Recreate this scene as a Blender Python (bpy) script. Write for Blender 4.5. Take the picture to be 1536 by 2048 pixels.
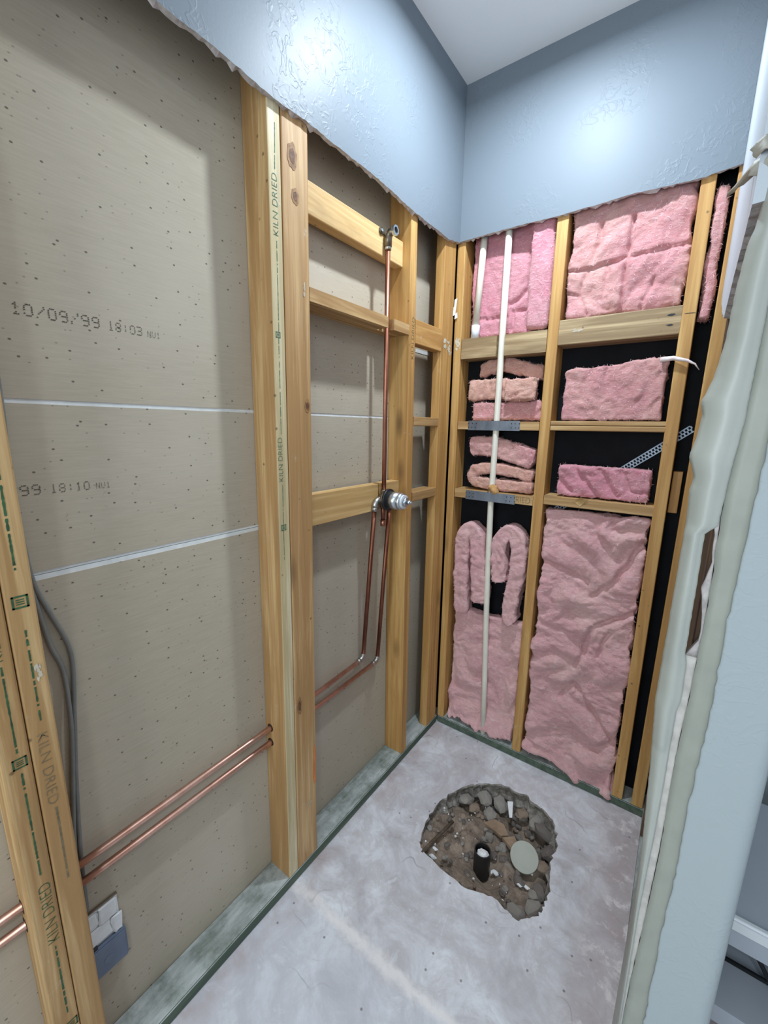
import bpy, bmesh, math, random
from mathutils import Vector, Matrix, noise
random.seed(7)
for o in list(bpy.data.objects): bpy.data.objects.remove(o)
scene = bpy.context.scene
C = scene.collection

# ------------------------------------------------------------------ camera
CAM = Vector((0.849, -1.664, 1.449))
_yaw, _pit, _rol, FPX = 0.62299669, -0.2024797, -0.01565168, 832.5
fw = Vector((-math.sin(_yaw)*math.cos(_pit), math.cos(_yaw)*math.cos(_pit), math.sin(_pit)))
rt = Vector((math.cos(_yaw), math.sin(_yaw), 0)); dn = fw.cross(rt)
r2 = math.cos(_rol)*rt + math.sin(_rol)*dn
d2 = -math.sin(_rol)*rt + math.cos(_rol)*dn
cd = bpy.data.cameras.new('camera'); cam = bpy.data.objects.new('camera', cd); C.objects.link(cam)
cd.sensor_fit = 'HORIZONTAL'; cd.sensor_width = 36.0; cd.lens = FPX/1536*36.0
cd.clip_start = 0.01; cd.clip_end = 50
cam.matrix_world = Matrix(((r2.x, -d2.x, -fw.x, CAM.x), (r2.y, -d2.y, -fw.y, CAM.y), (r2.z, -d2.z, -fw.z, CAM.z), (0, 0, 0, 1)))
scene.camera = cam

# ------------------------------------------------------------------ light
w = bpy.data.worlds.new('room_ambient'); scene.world = w; w.use_nodes = True
w.node_tree.nodes['Background'].inputs[0].default_value = (0.80, 0.90, 1.0, 1)
w.node_tree.nodes['Background'].inputs[1].default_value = 0.31
CEIL = 2.692
LAMP = Vector((0.41, -0.48, 2.668))
def area(name, loc, size, power, col):
    l = bpy.data.lights.new(name, 'AREA'); l.shape = 'DISK'; l.size = size; l.energy = power; l.color = col
    o = bpy.data.objects.new(name, l); C.objects.link(o); o.location = loc
    return o
sl = area('stall_downlight_lamp', LAMP, 0.075, 12.4, (0.79, 0.90, 1.0)); sl.data.spread = math.radians(172)
area('bathroom_ceiling_lamp', (1.55, -2.75, 2.66), 0.25, 10.0, (0.84, 0.93, 1.0))
# added fill light behind the camera, set in an invented window
wl = area('rear_fill_light', (0.62, -3.36, 1.55), 1.0, 21.0, (0.84, 0.93, 1.0))
wl.data.shape = 'RECTANGLE'; wl.data.size = 0.90; wl.data.size_y = 1.20; wl.rotation_euler = (math.pi/2, 0, 0)
vs = scene.view_settings
vs.view_transform = 'Standard'; vs.look = 'None'; vs.gamma = 1.0; vs.exposure = 0.62; vs.use_curve_mapping = False

# ------------------------------------------------------------------ node helpers
def srgb(r, g, b):
    f = lambda c: (c/255/12.92 if c/255 <= .04045 else ((c/255+.055)/1.055)**2.4)
    return (f(r), f(g), f(b), 1)
class NT:
    def __init__(s, name):
        s.m = bpy.data.materials.new(name); s.m.use_nodes = True; s.t = s.m.node_tree
        s.b = s.t.nodes['Principled BSDF']
    def n(s, typ, **kw):
        nd = s.t.nodes.new(typ)
        for k, v in kw.items():
            if k.startswith('_'): setattr(nd, k[1:], v)
            else:
                key = k.replace('__', ' ')
                s.put(nd.inputs[key] if not key.isdigit() else nd.inputs[int(key)], v)
        return nd
    def put(s, sock, v):
        if hasattr(v, 'is_output') or isinstance(v, bpy.types.NodeSocket): s.t.links.new(v, sock)
        else: sock.default_value = v
    def coord(s, scale=(1, 1, 1), rnd=True):
        tc = s.n('ShaderNodeTexCoord'); v = tc.outputs['Object']
        if rnd:
            oi = s.n('ShaderNodeObjectInfo')
            mu = s.n('ShaderNodeMath', _operation='MULTIPLY'); s.put(mu.inputs[0], oi.outputs['Random']); mu.inputs[1].default_value = 37.0
            ad = s.n('ShaderNodeVectorMath', _operation='ADD'); s.put(ad.inputs[0], v); s.put(ad.inputs[1], mu.outputs[0]); v = ad.outputs[0]
        if scale != (1, 1, 1):
            mp = s.n('ShaderNodeVectorMath', _operation='MULTIPLY'); s.put(mp.inputs[0], v); mp.inputs[1].default_value = scale; v = mp.outputs[0]
        return v
    def noise(s, v, scale, detail=3, rough=.55, dist=0):
        nd = s.n('ShaderNodeTexNoise'); s.put(nd.inputs['Vector'], v)
        nd.inputs['Scale'].default_value = scale; nd.inputs['Detail'].default_value = detail
        nd.inputs['Roughness'].default_value = rough; nd.inputs['Distortion'].default_value = dist
        return nd.outputs['Fac']
    def voro(s, v, scale, feature='F1'):
        nd = s.n('ShaderNodeTexVoronoi', _feature=feature); s.put(nd.inputs['Vector'], v); nd.inputs['Scale'].default_value = scale
        return nd
    def voro2(s, v, axes, sc):
        sp = s.n('ShaderNodeSeparateXYZ', **{'0': v}); cb = s.n('ShaderNodeCombineXYZ')
        for k, (a, f) in enumerate(zip(axes, sc)): s.put(cb.inputs[k], s.math('MULTIPLY', sp.outputs[a], f))
        nd = s.n('ShaderNodeTexVoronoi', _voronoi_dimensions='2D'); s.put(nd.inputs['Vector'], cb.outputs[0]); nd.inputs['Scale'].default_value = 1
        return nd
    def ramp(s, f, stops, interp='LINEAR'):
        nd = s.n('ShaderNodeValToRGB'); s.put(nd.inputs[0], f); cr = nd.color_ramp; cr.interpolation = interp
        while len(cr.elements) < len(stops): cr.elements.new(.5)
        for e, (p, c) in zip(cr.elements, stops):
            e.position = p; e.color = c if len(c) == 4 else (*c, 1)
        return nd.outputs[0]
    def mask(s, f, a, b):
        nd = s.n('ShaderNodeMapRange'); s.put(nd.inputs[0], f); nd.inputs[1].default_value = a; nd.inputs[2].default_value = b
        return nd.outputs[0]
    def mix(s, f, a, b, mode='MIX'):
        nd = s.n('ShaderNodeMix', _data_type='RGBA', _blend_type=mode)
        s.put(nd.inputs[0], f); s.put(nd.inputs[6], a); s.put(nd.inputs[7], b)
        return nd.outputs[2]
    def math(s, op, a, b=0.0):
        nd = s.n('ShaderNodeMath', _operation=op); s.put(nd.inputs[0], a); s.put(nd.inputs[1], b); return nd.outputs[0]
    def bump(s, h, strength=.3, dist=.01, prev=None):
        nd = s.n('ShaderNodeBump'); s.put(nd.inputs['Height'], h); nd.inputs['Strength'].default_value = strength; nd.inputs['Distance'].default_value = dist
        if prev is not None: s.put(nd.inputs['Normal'], prev)
        return nd.outputs[0]
    def out(s, col=None, rough=.6, metal=0, normal=None, spec=None):
        if col is not None: s.put(s.b.inputs['Base Color'], col)
        s.put(s.b.inputs['Roughness'], rough); s.b.inputs['Metallic'].default_value = metal
        if normal is not None: s.put(s.b.inputs['Normal'], normal)
        if spec is not None: s.b.inputs['Specular IOR Level'].default_value = spec
        return s.m

# ------------------------------------------------------------------ materials
def plain(name, col, rough=.6, metal=0, var=.12, sc=30, bump=.1):
    t = NT(name); v = t.coord()
    n = t.noise(v, sc, 4)
    dark = tuple(c*(1-var*2) for c in col[:3]) + (1,)
    lite = tuple(min(1, c*(1+var)) for c in col[:3]) + (1,)
    return t.out(t.ramp(n, [(.3, dark), (.7, lite)]), rough, metal, t.bump(n, bump, .003))

def wood(name, axis, light, dark, spot=(.10, .05, .02, 1), rough=.62, smear=0.0):
    t = NT(name)
    st = [34, 34, 34]; st[axis] = 1.6
    v = t.coord(tuple(st))
    n1 = t.noise(v, 1.0, 5, .6, .6)
    st2 = [170, 170, 170]; st2[axis] = 5
    v2 = t.coord(tuple(st2)); n2 = t.noise(v2, 1.0, 3, .6)
    base = t.ramp(n1, [(.34, tuple(c*.80 for c in dark[:3])+(1,)), (.46, dark), (.62, light)])
    base = t.mix(t.mask(n2, .35, .75), base, t.mix(.72, base, dark), 'MIX')
    # overall tone differences from board to board and along it
    v3 = t.coord(); n3 = t.noise(v3, 2.4, 2)
    base = t.mix(t.math('MULTIPLY', t.mask(n3, .45, .75), .35), base, dark)
    sst = [9, 9, 9]; sst[axis] = 1.1
    ns0 = t.noise(t.coord(tuple(sst)), 1.0, 5, .7, .8)
    base = t.mix(t.math('MULTIPLY', t.mask(ns0, .58, .74), .55), base, tuple(c*.55 for c in dark[:3])+(1,))
    # knots
    sk = [11, 11, 11]; sk[axis] = 3.8
    vk = t.coord(tuple(sk)); vo = t.voro(vk, 1.0)
    gate = t.math('GREATER_THAN', t.n('ShaderNodeSeparateColor', **{'0': vo.outputs['Color']}).outputs[0], .74)
    kd = t.mask(vo.outputs['Distance'], .26, .05)
    base = t.mix(t.math('MULTIPLY', t.math('MULTIPLY', kd, gate), .8), base, spot)
    # nail / dirt specks
    vsx = t.voro(t.coord(), 26); g2 = t.math('GREATER_THAN', t.n('ShaderNodeSeparateColor', **{'0': vsx.outputs['Color']}).outputs[1], .76)
    sp = t.math('MULTIPLY', t.mask(vsx.outputs['Distance'], .13, .05), g2)
    base = t.mix(t.math('MULTIPLY', sp, .75), base, spot)
    # plaster smears
    ns = t.noise(t.coord(), 14, 6, .7, .5)
    base = t.mix(t.math('MULTIPLY', t.mask(ns, .66, .74), .28+smear), base, (.62, .60, .56, 1))
    return t.out(base, rough, 0, t.bump(n2, .12, .002))
WL, WD = srgb(206, 174, 124), srgb(168, 130, 82)
WOOD = [wood('pine_x', 0, WL, WD), wood('pine_y', 1, WL, WD), wood('pine_z', 2, WL, WD)]
OL, OD = srgb(210, 170, 106), srgb(180, 134, 74)
OCH = [wood('fir_x', 0, OL, OD), wood('fir_y', 1, OL, OD), wood('fir_z', 2, OL, OD)]
GREY = [wood('weathered_pine_x', 0, srgb(198, 174, 134), srgb(146, 122, 88), smear=.3), None, wood('rough_pine_z', 2, srgb(212, 178, 128), srgb(176, 136, 88), smear=.2)]
SHADEW = wood('cavity_shade_wood_z', 2, srgb(120, 92, 66), srgb(84, 62, 44))  # stud wood coloured dark to stand for shade inside the partition cavity
PALE = wood('pale_pine_y', 1, srgb(222, 190, 136), srgb(194, 156, 100))

def treated():
    t = NT('treated_lumber_dusty')
    v = t.coord((30, 2, 30)); n = t.noise(v, 1.2, 4)
    green = t.ramp(n, [(.3, srgb(62, 80, 68)), (.7, srgb(96, 110, 94))])
    n2 = t.noise(t.coord(), 9, 6, .7); 
    dust = t.ramp(t.noise(t.coord((22, 4, 22)), 1.5, 6, .7), [(.3, srgb(120, 128, 122)), (.55, srgb(172, 178, 176)), (.8, srgb(206, 210, 210))])
    up = t.n('ShaderNodeSeparateXYZ', **{'0': t.n('ShaderNodeNewGeometry').outputs['Normal']}).outputs[2]
    f = t.math('MULTIPLY', t.mask(up, .5, .9), t.mask(n2, .25, .55))
    return t.out(t.mix(f, green, dust), .8, 0, t.bump(n, .2, .003))
TREAT = treated()

def gyp_paper():
    t = NT('drywall_backing_paper')
    v = t.coord((20, 3, 45), False); n = t.noise(v, 6, 5, .65)
    col = t.ramp(n, [(.25, srgb(175, 164, 145)), (.75, srgb(188, 177, 158))])
    n0 = t.noise(t.coord(rnd=False), 2.0, 3); col = t.mix(t.math('MULTIPLY', t.mask(n0, .45, .7), .5), col, srgb(196, 187, 171))
    vo = t.voro2(t.coord(rnd=False), (1, 2), (24, 34))
    g = t.math('GREATER_THAN', t.n('ShaderNodeSeparateColor', **{'0': vo.outputs['Color']}).outputs[0], .66)
    sp = t.math('MULTIPLY', t.mask(vo.outputs['Distance'], .07, .045), g)
    col = t.mix(t.math('MULTIPLY', sp, .75), col, srgb(58, 50, 42))
    vo2 = t.voro2(t.coord(rnd=False), (1, 2), (50, 80))
    g2 = t.math('GREATER_THAN', t.n('ShaderNodeSeparateColor', **{'0': vo2.outputs['Color']}).outputs[1], .86)
    col = t.mix(t.math('MULTIPLY', t.math('MULTIPLY', t.mask(vo2.outputs['Distance'], .12, .06), g2), .45), col, srgb(84, 74, 62))
    ns = t.noise(t.coord((6, 9, 3), False), 2.3, 7, .75, .8)
    col = t.mix(t.math('MULTIPLY', t.mask(ns, .70, .80), .35), col, srgb(196, 192, 184))
    return t.out(col, .75, 0, t.bump(n, .12, .002), .3)
PAPER = gyp_paper()

def paint(name, col, rough=.3, amt=.55, scale=26):
    t = NT(name)
    v = t.coord(rnd=False)
    n = t.noise(v, scale, 2.5, .5, 1.2); h = t.ramp(n, [(.50, (0, 0, 0, 1)), (.56, (1, 1, 1, 1)), (.64, (.5, .5, .5, 1)), (.75, (.3, .3, .3, 1))])
    g = t.mask(t.noise(v, 3.2, 2), .46, .62)
    h2 = t.math('MULTIPLY', h, g)
    fine = t.noise(v, 160, 2); t.b.inputs['Specular IOR Level'].default_value = .22
    b = t.bump(h2, amt, .004); b = t.bump(fine, .05, .002, b)
    nn = t.noise(v, 5, 3)
    return t.out(t.mix(t.math('MULTIPLY', nn, .18), col, tuple(c*.86 for c in col[:3])+(1,)), rough, 0, b, .22)
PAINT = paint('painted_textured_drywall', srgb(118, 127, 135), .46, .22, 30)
SIDEPAINT = paint('side_wall_white_primer', srgb(190, 199, 208), .5, .15, 30)
NIBPAINT = paint('light_blue_grey_wall_paint', srgb(170, 181, 185), .5, .16, 34)
CEILM = paint('ceiling_flat_paint', srgb(240, 240, 240), .7, .04, 60)
GYPEDGE = plain('broken_gypsum_edge', srgb(190, 184, 182), .9, 0, .15, 80, .5)
GYPWHITE = plain('bare_gypsum', srgb(196, 192, 186), .9, 0, .1, 60, .5)
OLDPAINT = plain('older_grey_green_paint', srgb(158, 162, 152), .5, 0, .05, 20, .15)
BEADP = plain('corner_bead_paint', srgb(176, 181, 174), .42, 0, .04, 10, .08)
JOINT = plain('joint_compound', srgb(226, 229, 228), .7, 0, .05, 40, .2)
TORN = plain('torn_paper', srgb(178, 176, 166), .7, 0, .12, 25, .3)
TORNB = plain('torn_paper_brown', srgb(136, 122, 104), .75, 0, .15, 25, .3)

def felt():
    t = NT('black_building_felt'); n = t.noise(t.coord(), 14, 4)
    return t.out(t.ramp(n, [(.3, (.002, .0025, .004, 1)), (.7, (.006, .007, .010, 1))]), .75, 0, t.bump(n, .2, .004), .2)
FELT = felt()

def concrete():
    t = NT('stained_concrete_slab'); v = t.coord(rnd=False)
    n1 = t.noise(v, 4.5, 7, .66, 1.2); n2 = t.noise(v, 11, 8, .74, .6); n3 = t.noise(v, 60, 4, .7)
    col = t.ramp(n1, [(.34, srgb(176, 172, 176)), (.5, srgb(208, 208, 213)), (.64, srgb(230, 233, 238))])
    col = t.mix(t.math('MULTIPLY', t.mask(n2, .44, .58), .55), col, srgb(182, 176, 178))
    col = t.mix(t.math('MULTIPLY', t.mask(n2, .58, .68), .65), col, srgb(232, 236, 242))
    col = t.mix(t.math('MULTIPLY', n3, .22), col, srgb(166, 162, 162))
    sx = t.n('ShaderNodeSeparateXYZ', **{'0': v})
    wob = t.math('MULTIPLY', t.math('SUBTRACT', t.noise(v, 14, 5, .7), .5), .07)
    # old threshold line across the floor, lighter mortar left on it
    yy = t.math('ADD', sx.outputs[1], wob)
    band = t.math('MULTIPLY', t.mask(t.math('ABSOLUTE', t.math('ADD', yy, .945)), .024, .004), t.mask(t.noise(v, 9, 4, .7), .25, .52))
    col = t.mix(t.math('MULTIPLY', band, .75), col, srgb(236, 232, 230))
    # smoother, paler slab on the near side of the line
    near = t.mask(yy, -.94, -1.0)
    col = t.mix(t.math('MULTIPLY', near, .35), col, srgb(206, 212, 222))
    # reddish old mortar near plates and wall on the right
    xx = t.math('ADD', sx.outputs[0], wob)
    red = t.math('MULTIPLY', t.mask(xx, .10, .02), t.mask(t.noise(v, 8, 4), .4, .6))
    col = t.mix(t.math('MULTIPLY', red, .55), col, srgb(168, 148, 144))
    r2 = t.mask(xx, .74, .84)
    col = t.mix(t.math('MULTIPLY', r2, .45), col, srgb(170, 150, 148))
    efl = t.math('MULTIPLY', r2, t.mask(t.noise(v, 15, 6, .72, .4), .52, .62))
    col = t.mix(t.math('MULTIPLY', efl, .85), col, srgb(228, 222, 222))
    # scribbled dark scuffs
    wv = t.n('ShaderNodeTexWave', _wave_type='RINGS'); t.put(wv.inputs['Vector'], v); wv.inputs['Scale'].default_value = 5; wv.inputs['Distortion'].default_value = 14; wv.inputs['Detail'].default_value = 2
    scr = t.math('MULTIPLY', t.mask(wv.outputs['Fac'], .985, 1.0), t.mask(t.noise(v, 4, 2), .56, .72))
    col = t.mix(t.math('MULTIPLY', scr, .4), col, srgb(86, 84, 88))
    vo = t.voro2(v, (0, 1), (22, 22)); g = t.math('GREATER_THAN', t.n('ShaderNodeSeparateColor', **{'0': vo.outputs['Color']}).outputs[0], .93)
    col = t.mix(t.math('MULTIPLY', t.math('MULTIPLY', t.mask(vo.outputs['Distance'], .09, .05), g), .7), col, srgb(96, 90, 86))
    b = t.bump(n2, .18, .006); b = t.bump(n3, .12, .002, b)
    return t.out(col, .72, 0, b, .35)
CONC = concrete()
def broken():
    t = NT('broken_concrete_edge'); v = t.coord(); n = t.noise(v, 40, 6, .7)
    return t.out(t.ramp(n, [(.3, srgb(84, 78, 70)), (.5, srgb(136, 130, 122)), (.7, srgb(176, 172, 166))]), .95, 0, t.bump(n, .8, .01))
BROKEN = broken()
def dirtm():
    t = NT('dirt_and_rubble'); v = t.coord(rnd=False); n = t.noise(v, 22, 8, .72); n2 = t.noise(v, 90, 5, .7)
    col = t.ramp(n, [(.28, srgb(92, 80, 70)), (.5, srgb(150, 134, 118)), (.72, srgb(180, 162, 144))])
    col = t.mix(t.math('MULTIPLY', t.mask(n2, .4, .7), .4), col, srgb(70, 64, 60))
    return t.out(col, .95, 0, t.bump(n2, .7, .008))
DIRT = dirtm()
STONE = [plain('rubble_grey', srgb(158, 152, 144), .95, 0, .2, 60, .5), plain('rubble_brown', srgb(150, 132, 116), .95, 0, .2, 50, .5), plain('rubble_dark', srgb(120, 112, 106), .95, 0, .2, 50, .5)]

def wool(name, a, b, c):
    t = NT(name); v = t.coord()
    n0 = t.noise(v, 5, 3, .6, .6); n1 = t.noise(t.coord((1, 1, 2.2)), 34, 6, .72, 1.4); n2 = t.noise(t.coord((1.6, 1.6, .8)), 190, 4, .7, 2.0)
    col = t.mix(t.mask(n0, .40, .66), a, b)
    col = t.mix(t.math('MULTIPLY', t.mask(n1, .52, .70), .5), col, c)
    dk = (a[0]*.74, a[1]*.58, a[2]*.60, 1)
    col = t.mix(t.math('MULTIPLY', t.mask(n1, .47, .30), .6), col, dk)
    n4 = t.noise(t.coord((14, 14, 40)), 1.6, 5, .7, 2.5)
    col = t.mix(t.math('MULTIPLY', t.mask(n4, .57, .68), .65), col, c)
    bmp = t.bump(n1, .55, .014); bmp = t.bump(n2, .55, .005, bmp)
    m = t.out(col, .95, 0, bmp, .1)
    t.b.inputs['Sheen Weight'].default_value = .25; t.b.inputs['Sheen Roughness'].default_value = .6
    return m
PINK = wool('pink_fibreglass', srgb(216, 150, 152), srgb(224, 170, 162), srgb(238, 204, 204))
ROSE = wool('rose_fibreglass', srgb(220, 144, 158), srgb(224, 160, 168), srgb(236, 196, 204))
PEACH = wool('peach_fibreglass', srgb(220, 162, 146), srgb(228, 182, 160), srgb(240, 212, 196))
DUSTY = wool('dusty_pink_fibreglass', srgb(230, 174, 176), srgb(236, 188, 184), srgb(246, 220, 220))

def metal(name, c1, c2, rough, sc=20):
    t = NT(name); n = t.noise(t.coord((1, 1, .4)), sc, 5, .65)
    return t.out(t.ramp(n, [(.3, c1), (.7, c2)]), rough, 1.0, t.bump(n, .05, .002))
COPPER = metal('aged_copper', srgb(150, 92, 72), srgb(196, 140, 116), .42)
BRIGHTCU = metal('bright_copper', srgb(196, 146, 126), srgb(224, 184, 168), .42)
DARKCU = metal('tarnished_copper', srgb(112, 72, 58), srgb(160, 104, 82), .45)
BRASS = metal('dull_brass', srgb(104, 96, 84), srgb(168, 156, 140), .42)
CHROME = metal('satin_chrome', srgb(186, 194, 200), srgb(214, 220, 224), .32)
GALV = metal('galvanised_steel', srgb(118, 128, 140), srgb(150, 160, 172), .5, 30)
SOLDER = metal('solder', srgb(160, 156, 150), srgb(206, 204, 200), .4)
BLACKP = plain('black_plastic', (.012, .013, .015, 1), .45)
PVC = plain('cream_pvc', srgb(232, 228, 212), .35, 0, .05, 12, .05)
PVCCAP = plain('white_pvc', srgb(214, 220, 226), .4, 0, .05, 12, .05)
CABLE = plain('grey_cable_jacket', srgb(120, 120, 116), .55, 0, .08, 30, .1)
BLUEBOX = plain('blue_grey_plastic', srgb(104, 116, 136), .5, 0, .06, 20, .1)
GREENINK = plain('green_stamp_ink', srgb(74, 118, 92), .7, 0, .25, 60, 0)
GREENINKD = plain('dark_green_stamp_ink', srgb(52, 92, 58), .7, 0, .25, 60, 0)
GREYINK = plain('faded_grey_ink', srgb(124, 110, 84), .7, 0, .2, 60, 0)
DOTINK = plain('dark_dot_ink', srgb(78, 72, 64), .8, 0, .2, 60, 0)
ORANGE = plain('orange_marking_paint', srgb(236, 124, 40), .5, 0, .1, 40, 0)
WHITEP = plain('white_paper', srgb(226, 228, 228), .8, 0, .05, 30, .2)
CAPGREY = plain('grey_plastic_cap', srgb(158, 160, 148), .5, 0, .06, 12, .05)
ABS = plain('black_drain_pipe', (.018, .017, .017, 1), .5)
TAN = plain('tan_stone', srgb(150, 128, 106), .9, 0, .12, 40, .3)
WHITEU = plain('white_laminate', srgb(222, 226, 230), .4, 0, .03, 6, .02)
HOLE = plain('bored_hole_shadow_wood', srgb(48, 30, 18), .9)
TWINE = plain('white_fibre', srgb(236, 222, 220), .9)

# ------------------------------------------------------------------ mesh helpers
WL_ = {}
def finish(name, bm, mats, parent=None, smooth=False, origin=None):
    me = bpy.data.meshes.new(name)
    bmesh.ops.recalc_face_normals(bm, faces=bm.faces)
    vs_ = bm.verts
    lo = Vector([min(v.co[i] for v in vs_) for i in range(3)]); hi = Vector([max(v.co[i] for v in vs_) for i in range(3)])
    o = origin if origin is not None else Vector(((lo.x+hi.x)/2, (lo.y+hi.y)/2, lo.z))
    for v in bm.verts: v.co -= o
    if smooth:
        for f in bm.faces: f.smooth = True
    bm.to_mesh(me); bm.free()
    for m in (mats if isinstance(mats, (list, tuple)) else [mats]): me.materials.append(m)
    ob = bpy.data.objects.new(name, me); C.objects.link(ob)
    WL_[ob.name] = o.copy()
    if parent is not None:
        ob.parent = parent; ob.location = o - WL_[parent.name]
    else: ob.location = o
    return ob
def tag(o, label=None, cat=None, group=None, kind=None):
    if label: o['label'] = label
    if cat: o['category'] = cat
    if group: o['group'] = group
    if kind: o['kind'] = kind
    return o
def empty(name, loc):
    e = bpy.data.objects.new(name, None); C.objects.link(e); e.location = loc; e.empty_display_size = .05
    WL_[e.name] = Vector(loc); return e
def add_box(bm, x0, x1, y0, y1, z0, z1, mi=0):
    v = [bm.verts.new(p) for p in ((x0,y0,z0),(x1,y0,z0),(x1,y1,z0),(x0,y1,z0),(x0,y0,z1),(x1,y0,z1),(x1,y1,z1),(x0,y1,z1))]
    fs = [(0,3,2,1),(4,5,6,7),(0,1,5,4),(1,2,6,5),(2,3,7,6),(3,0,4,7)]
    out = []
    for f in fs:
        fc = bm.faces.new([v[i] for i in f]); fc.material_index = mi; out.append(fc)
    return v, out
def lumber(name, x0, x1, y0, y1, z0, z1, mat, shear=None, bev=.003, parent=None, rough_end=0):
    bm = bmesh.new(); add_box(bm, x0, x1, y0, y1, z0, z1)
    d = (x1-x0, y1-y0, z1-z0); ax = d.index(max(d))
    es = [e for e in bm.edges if abs((e.verts[0].co-e.verts[1].co)[ax]) > d[ax]*.9]
    bmesh.ops.bevel(bm, geom=es, offset=bev, segments=2, affect='EDGES', profile=.5)
    if shear:
        sx, sy = shear
        for v in bm.verts:
            u = (v.co.z-z0)/(z1-z0); v.co.x += sx*u; v.co.y += sy*u
    return finish(name, bm, mat, parent)
def prism(name, outline, z0, z1, mat, parent=None, bev=.002):
    bm = bmesh.new()
    a = [bm.verts.new((x, y, z0)) for x, y in outline]; b = [bm.verts.new((x, y, z1)) for x, y in outline]
    n = len(a)
    bm.faces.new(a[::-1]); bm.faces.new(b)
    for i in range(n): bm.faces.new((a[i], a[(i+1) % n], b[(i+1) % n], b[i]))
    return finish(name, bm, mat, parent)
def add_tube(bm, path, r, seg=14, cap=True, mi=0, rs=None):
    pts = [Vector(p) for p in path]; rings = []
    up = None
    for i, p in enumerate(pts):
        t = (pts[min(i+1, len(pts)-1)] - pts[max(i-1, 0)]).normalized()
        if up is None:
            up = Vector((0, 0, 1)) if abs(t.z) < .9 else Vector((1, 0, 0))
        a = t.cross(up).normalized(); b = a.cross(t).normalized(); up = b
        rr = rs[i] if rs else r
        rings.append([bm.verts.new(p + a*rr*math.cos(2*math.pi*k/seg) + b*rr*math.sin(2*math.pi*k/seg)) for k in range(seg)])
    for i in range(len(rings)-1):
        for k in range(seg):
            f = bm.faces.new((rings[i][k], rings[i][(k+1) % seg], rings[i+1][(k+1) % seg], rings[i+1][k])); f.smooth = True; f.material_index = mi
    if cap:
        f = bm.faces.new(rings[0][::-1]); f.material_index = mi
        f = bm.faces.new(rings[-1]); f.material_index = mi
def tube(name, path, r, mat, parent=None, seg=14, rs=None):
    bm = bmesh.new(); add_tube(bm, path, r, seg, True, 0, rs); return finish(name, bm, mat, parent)
def arc(p0, p1, p2, n=8, k=.5):
    "round the corner p1 between p0 and p2 using distance k along both legs"
    p0, p1, p2 = Vector(p0), Vector(p1), Vector(p2)
    a = p1 + (p0-p1).normalized()*k; b = p1 + (p2-p1).normalized()*k
    return [((1-t)**2)*a + 2*t*(1-t)*p1 + t*t*b for t in [i/n for i in range(n+1)]]
def interp(tab, z):
    t = sorted(tab)
    if z <= t[0][0]: return t[0][1]
    for (a, xa), (b, xb) in zip(t, t[1:]):
        if z <= b: return xa + (xb-xa)*(z-a)/(b-a) if b > a else xb
    return t[-1][1]
def sheet(name, grid, th, mat, parent=None, smooth=True, mats_back=None):
    "grid[i][j] of points, thickened by vector th"
    bm = bmesh.new(); th = Vector(th)
    A = [[bm.verts.new(p) for p in row] for row in grid]; B = [[bm.verts.new(Vector(p)+th) for p in row] for row in grid]
    R, S = len(A), len(A[0])
    for i in range(R-1):
        for j in range(S-1):
            f = bm.faces.new((A[i][j], A[i][j+1], A[i+1][j+1], A[i+1][j])); f.smooth = smooth
            g = bm.faces.new((B[i][j], B[i+1][j], B[i+1][j+1], B[i][j+1])); g.smooth = smooth; g.material_index = 1 if mats_back else 0
    def edge(pa, pb, qa, qb):
        f = bm.faces.new((pa, pb, qb, qa)); f.material_index = 1 if mats_back else 0
    for i in range(R-1):
        edge(A[i][0], A[i+1][0], B[i][0], B[i+1][0]); edge(A[i][-1], A[i+1][-1], B[i][-1], B[i+1][-1])
    for j in range(S-1):
        edge(A[0][j], A[0][j+1], B[0][j], B[0][j+1]); edge(A[-1][j], A[-1][j+1], B[-1][j], B[-1][j+1])
    return finish(name, bm, [mat, mats_back] if mats_back else mat, parent)
FONT = bpy.data.curves.new('stamp_font', 'FONT')
def stamp(name, text, org, u, v, length, height, mat, parent):
    cu = bpy.data.curves.new('tmp', 'FONT'); cu.body = text; cu.size = 1; cu.offset = -.018
    ob = bpy.data.objects.new('tmp', cu); C.objects.link(ob)
    bpy.context.view_layer.update()
    me = bpy.data.meshes.new_from_object(ob.evaluated_get(bpy.context.evaluated_depsgraph_get()))
    bpy.data.objects.remove(ob); bpy.data.curves.remove(cu)
    u = Vector(u).normalized(); v = Vector(v).normalized(); n = u.cross(v); org = Vector(org)
    xs = [p.co.x for p in me.vertices]; ys = [p.co.y for p in me.vertices]
    bm = bmesh.new(); bm.from_mesh(me); bpy.data.meshes.remove(me)
    for p in bm.verts:
        p.co = org + u*((p.co.x-min(xs))/(max(xs)-min(xs))*length) + v*((p.co.y-min(ys))/(max(ys)-min(ys))*height) + n*.0006
    return finish(name, bm, mat, parent)

# ------------------------------------------------------------------ lamp fixture of the stall
lf = empty('recessed_downlight', (LAMP.x, LAMP.y, CEIL-.02))
bm = bmesh.new()
for r0, r1, z0, z1 in ((.046, .085, CEIL-.018, CEIL-.012),):
    N_ = 40; q = []
    for r_, z_ in ((r0, z1+.012), (r0, z0), (r1, z0+.004), (r1, z1+.012)):
        q.append([bm.verts.new((LAMP.x+r_*math.cos(2*math.pi*k/N_), LAMP.y+r_*math.sin(2*math.pi*k/N_), z_)) for k in range(N_)])
    for a, b in zip(q, q[1:]):
        for k in range(N_): bm.faces.new((a[k], a[(k+1) % N_], b[(k+1) % N_], b[k]))
finish('trim_ring', bm, WHITEU, lf, True)
tube('lens', [(LAMP.x, LAMP.y, CEIL-.008), (LAMP.x, LAMP.y, CEIL-.002)], .046, WHITEU, lf, 32)
tag(lf, 'round white recessed downlight in the ceiling above the stall', 'light')

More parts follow.
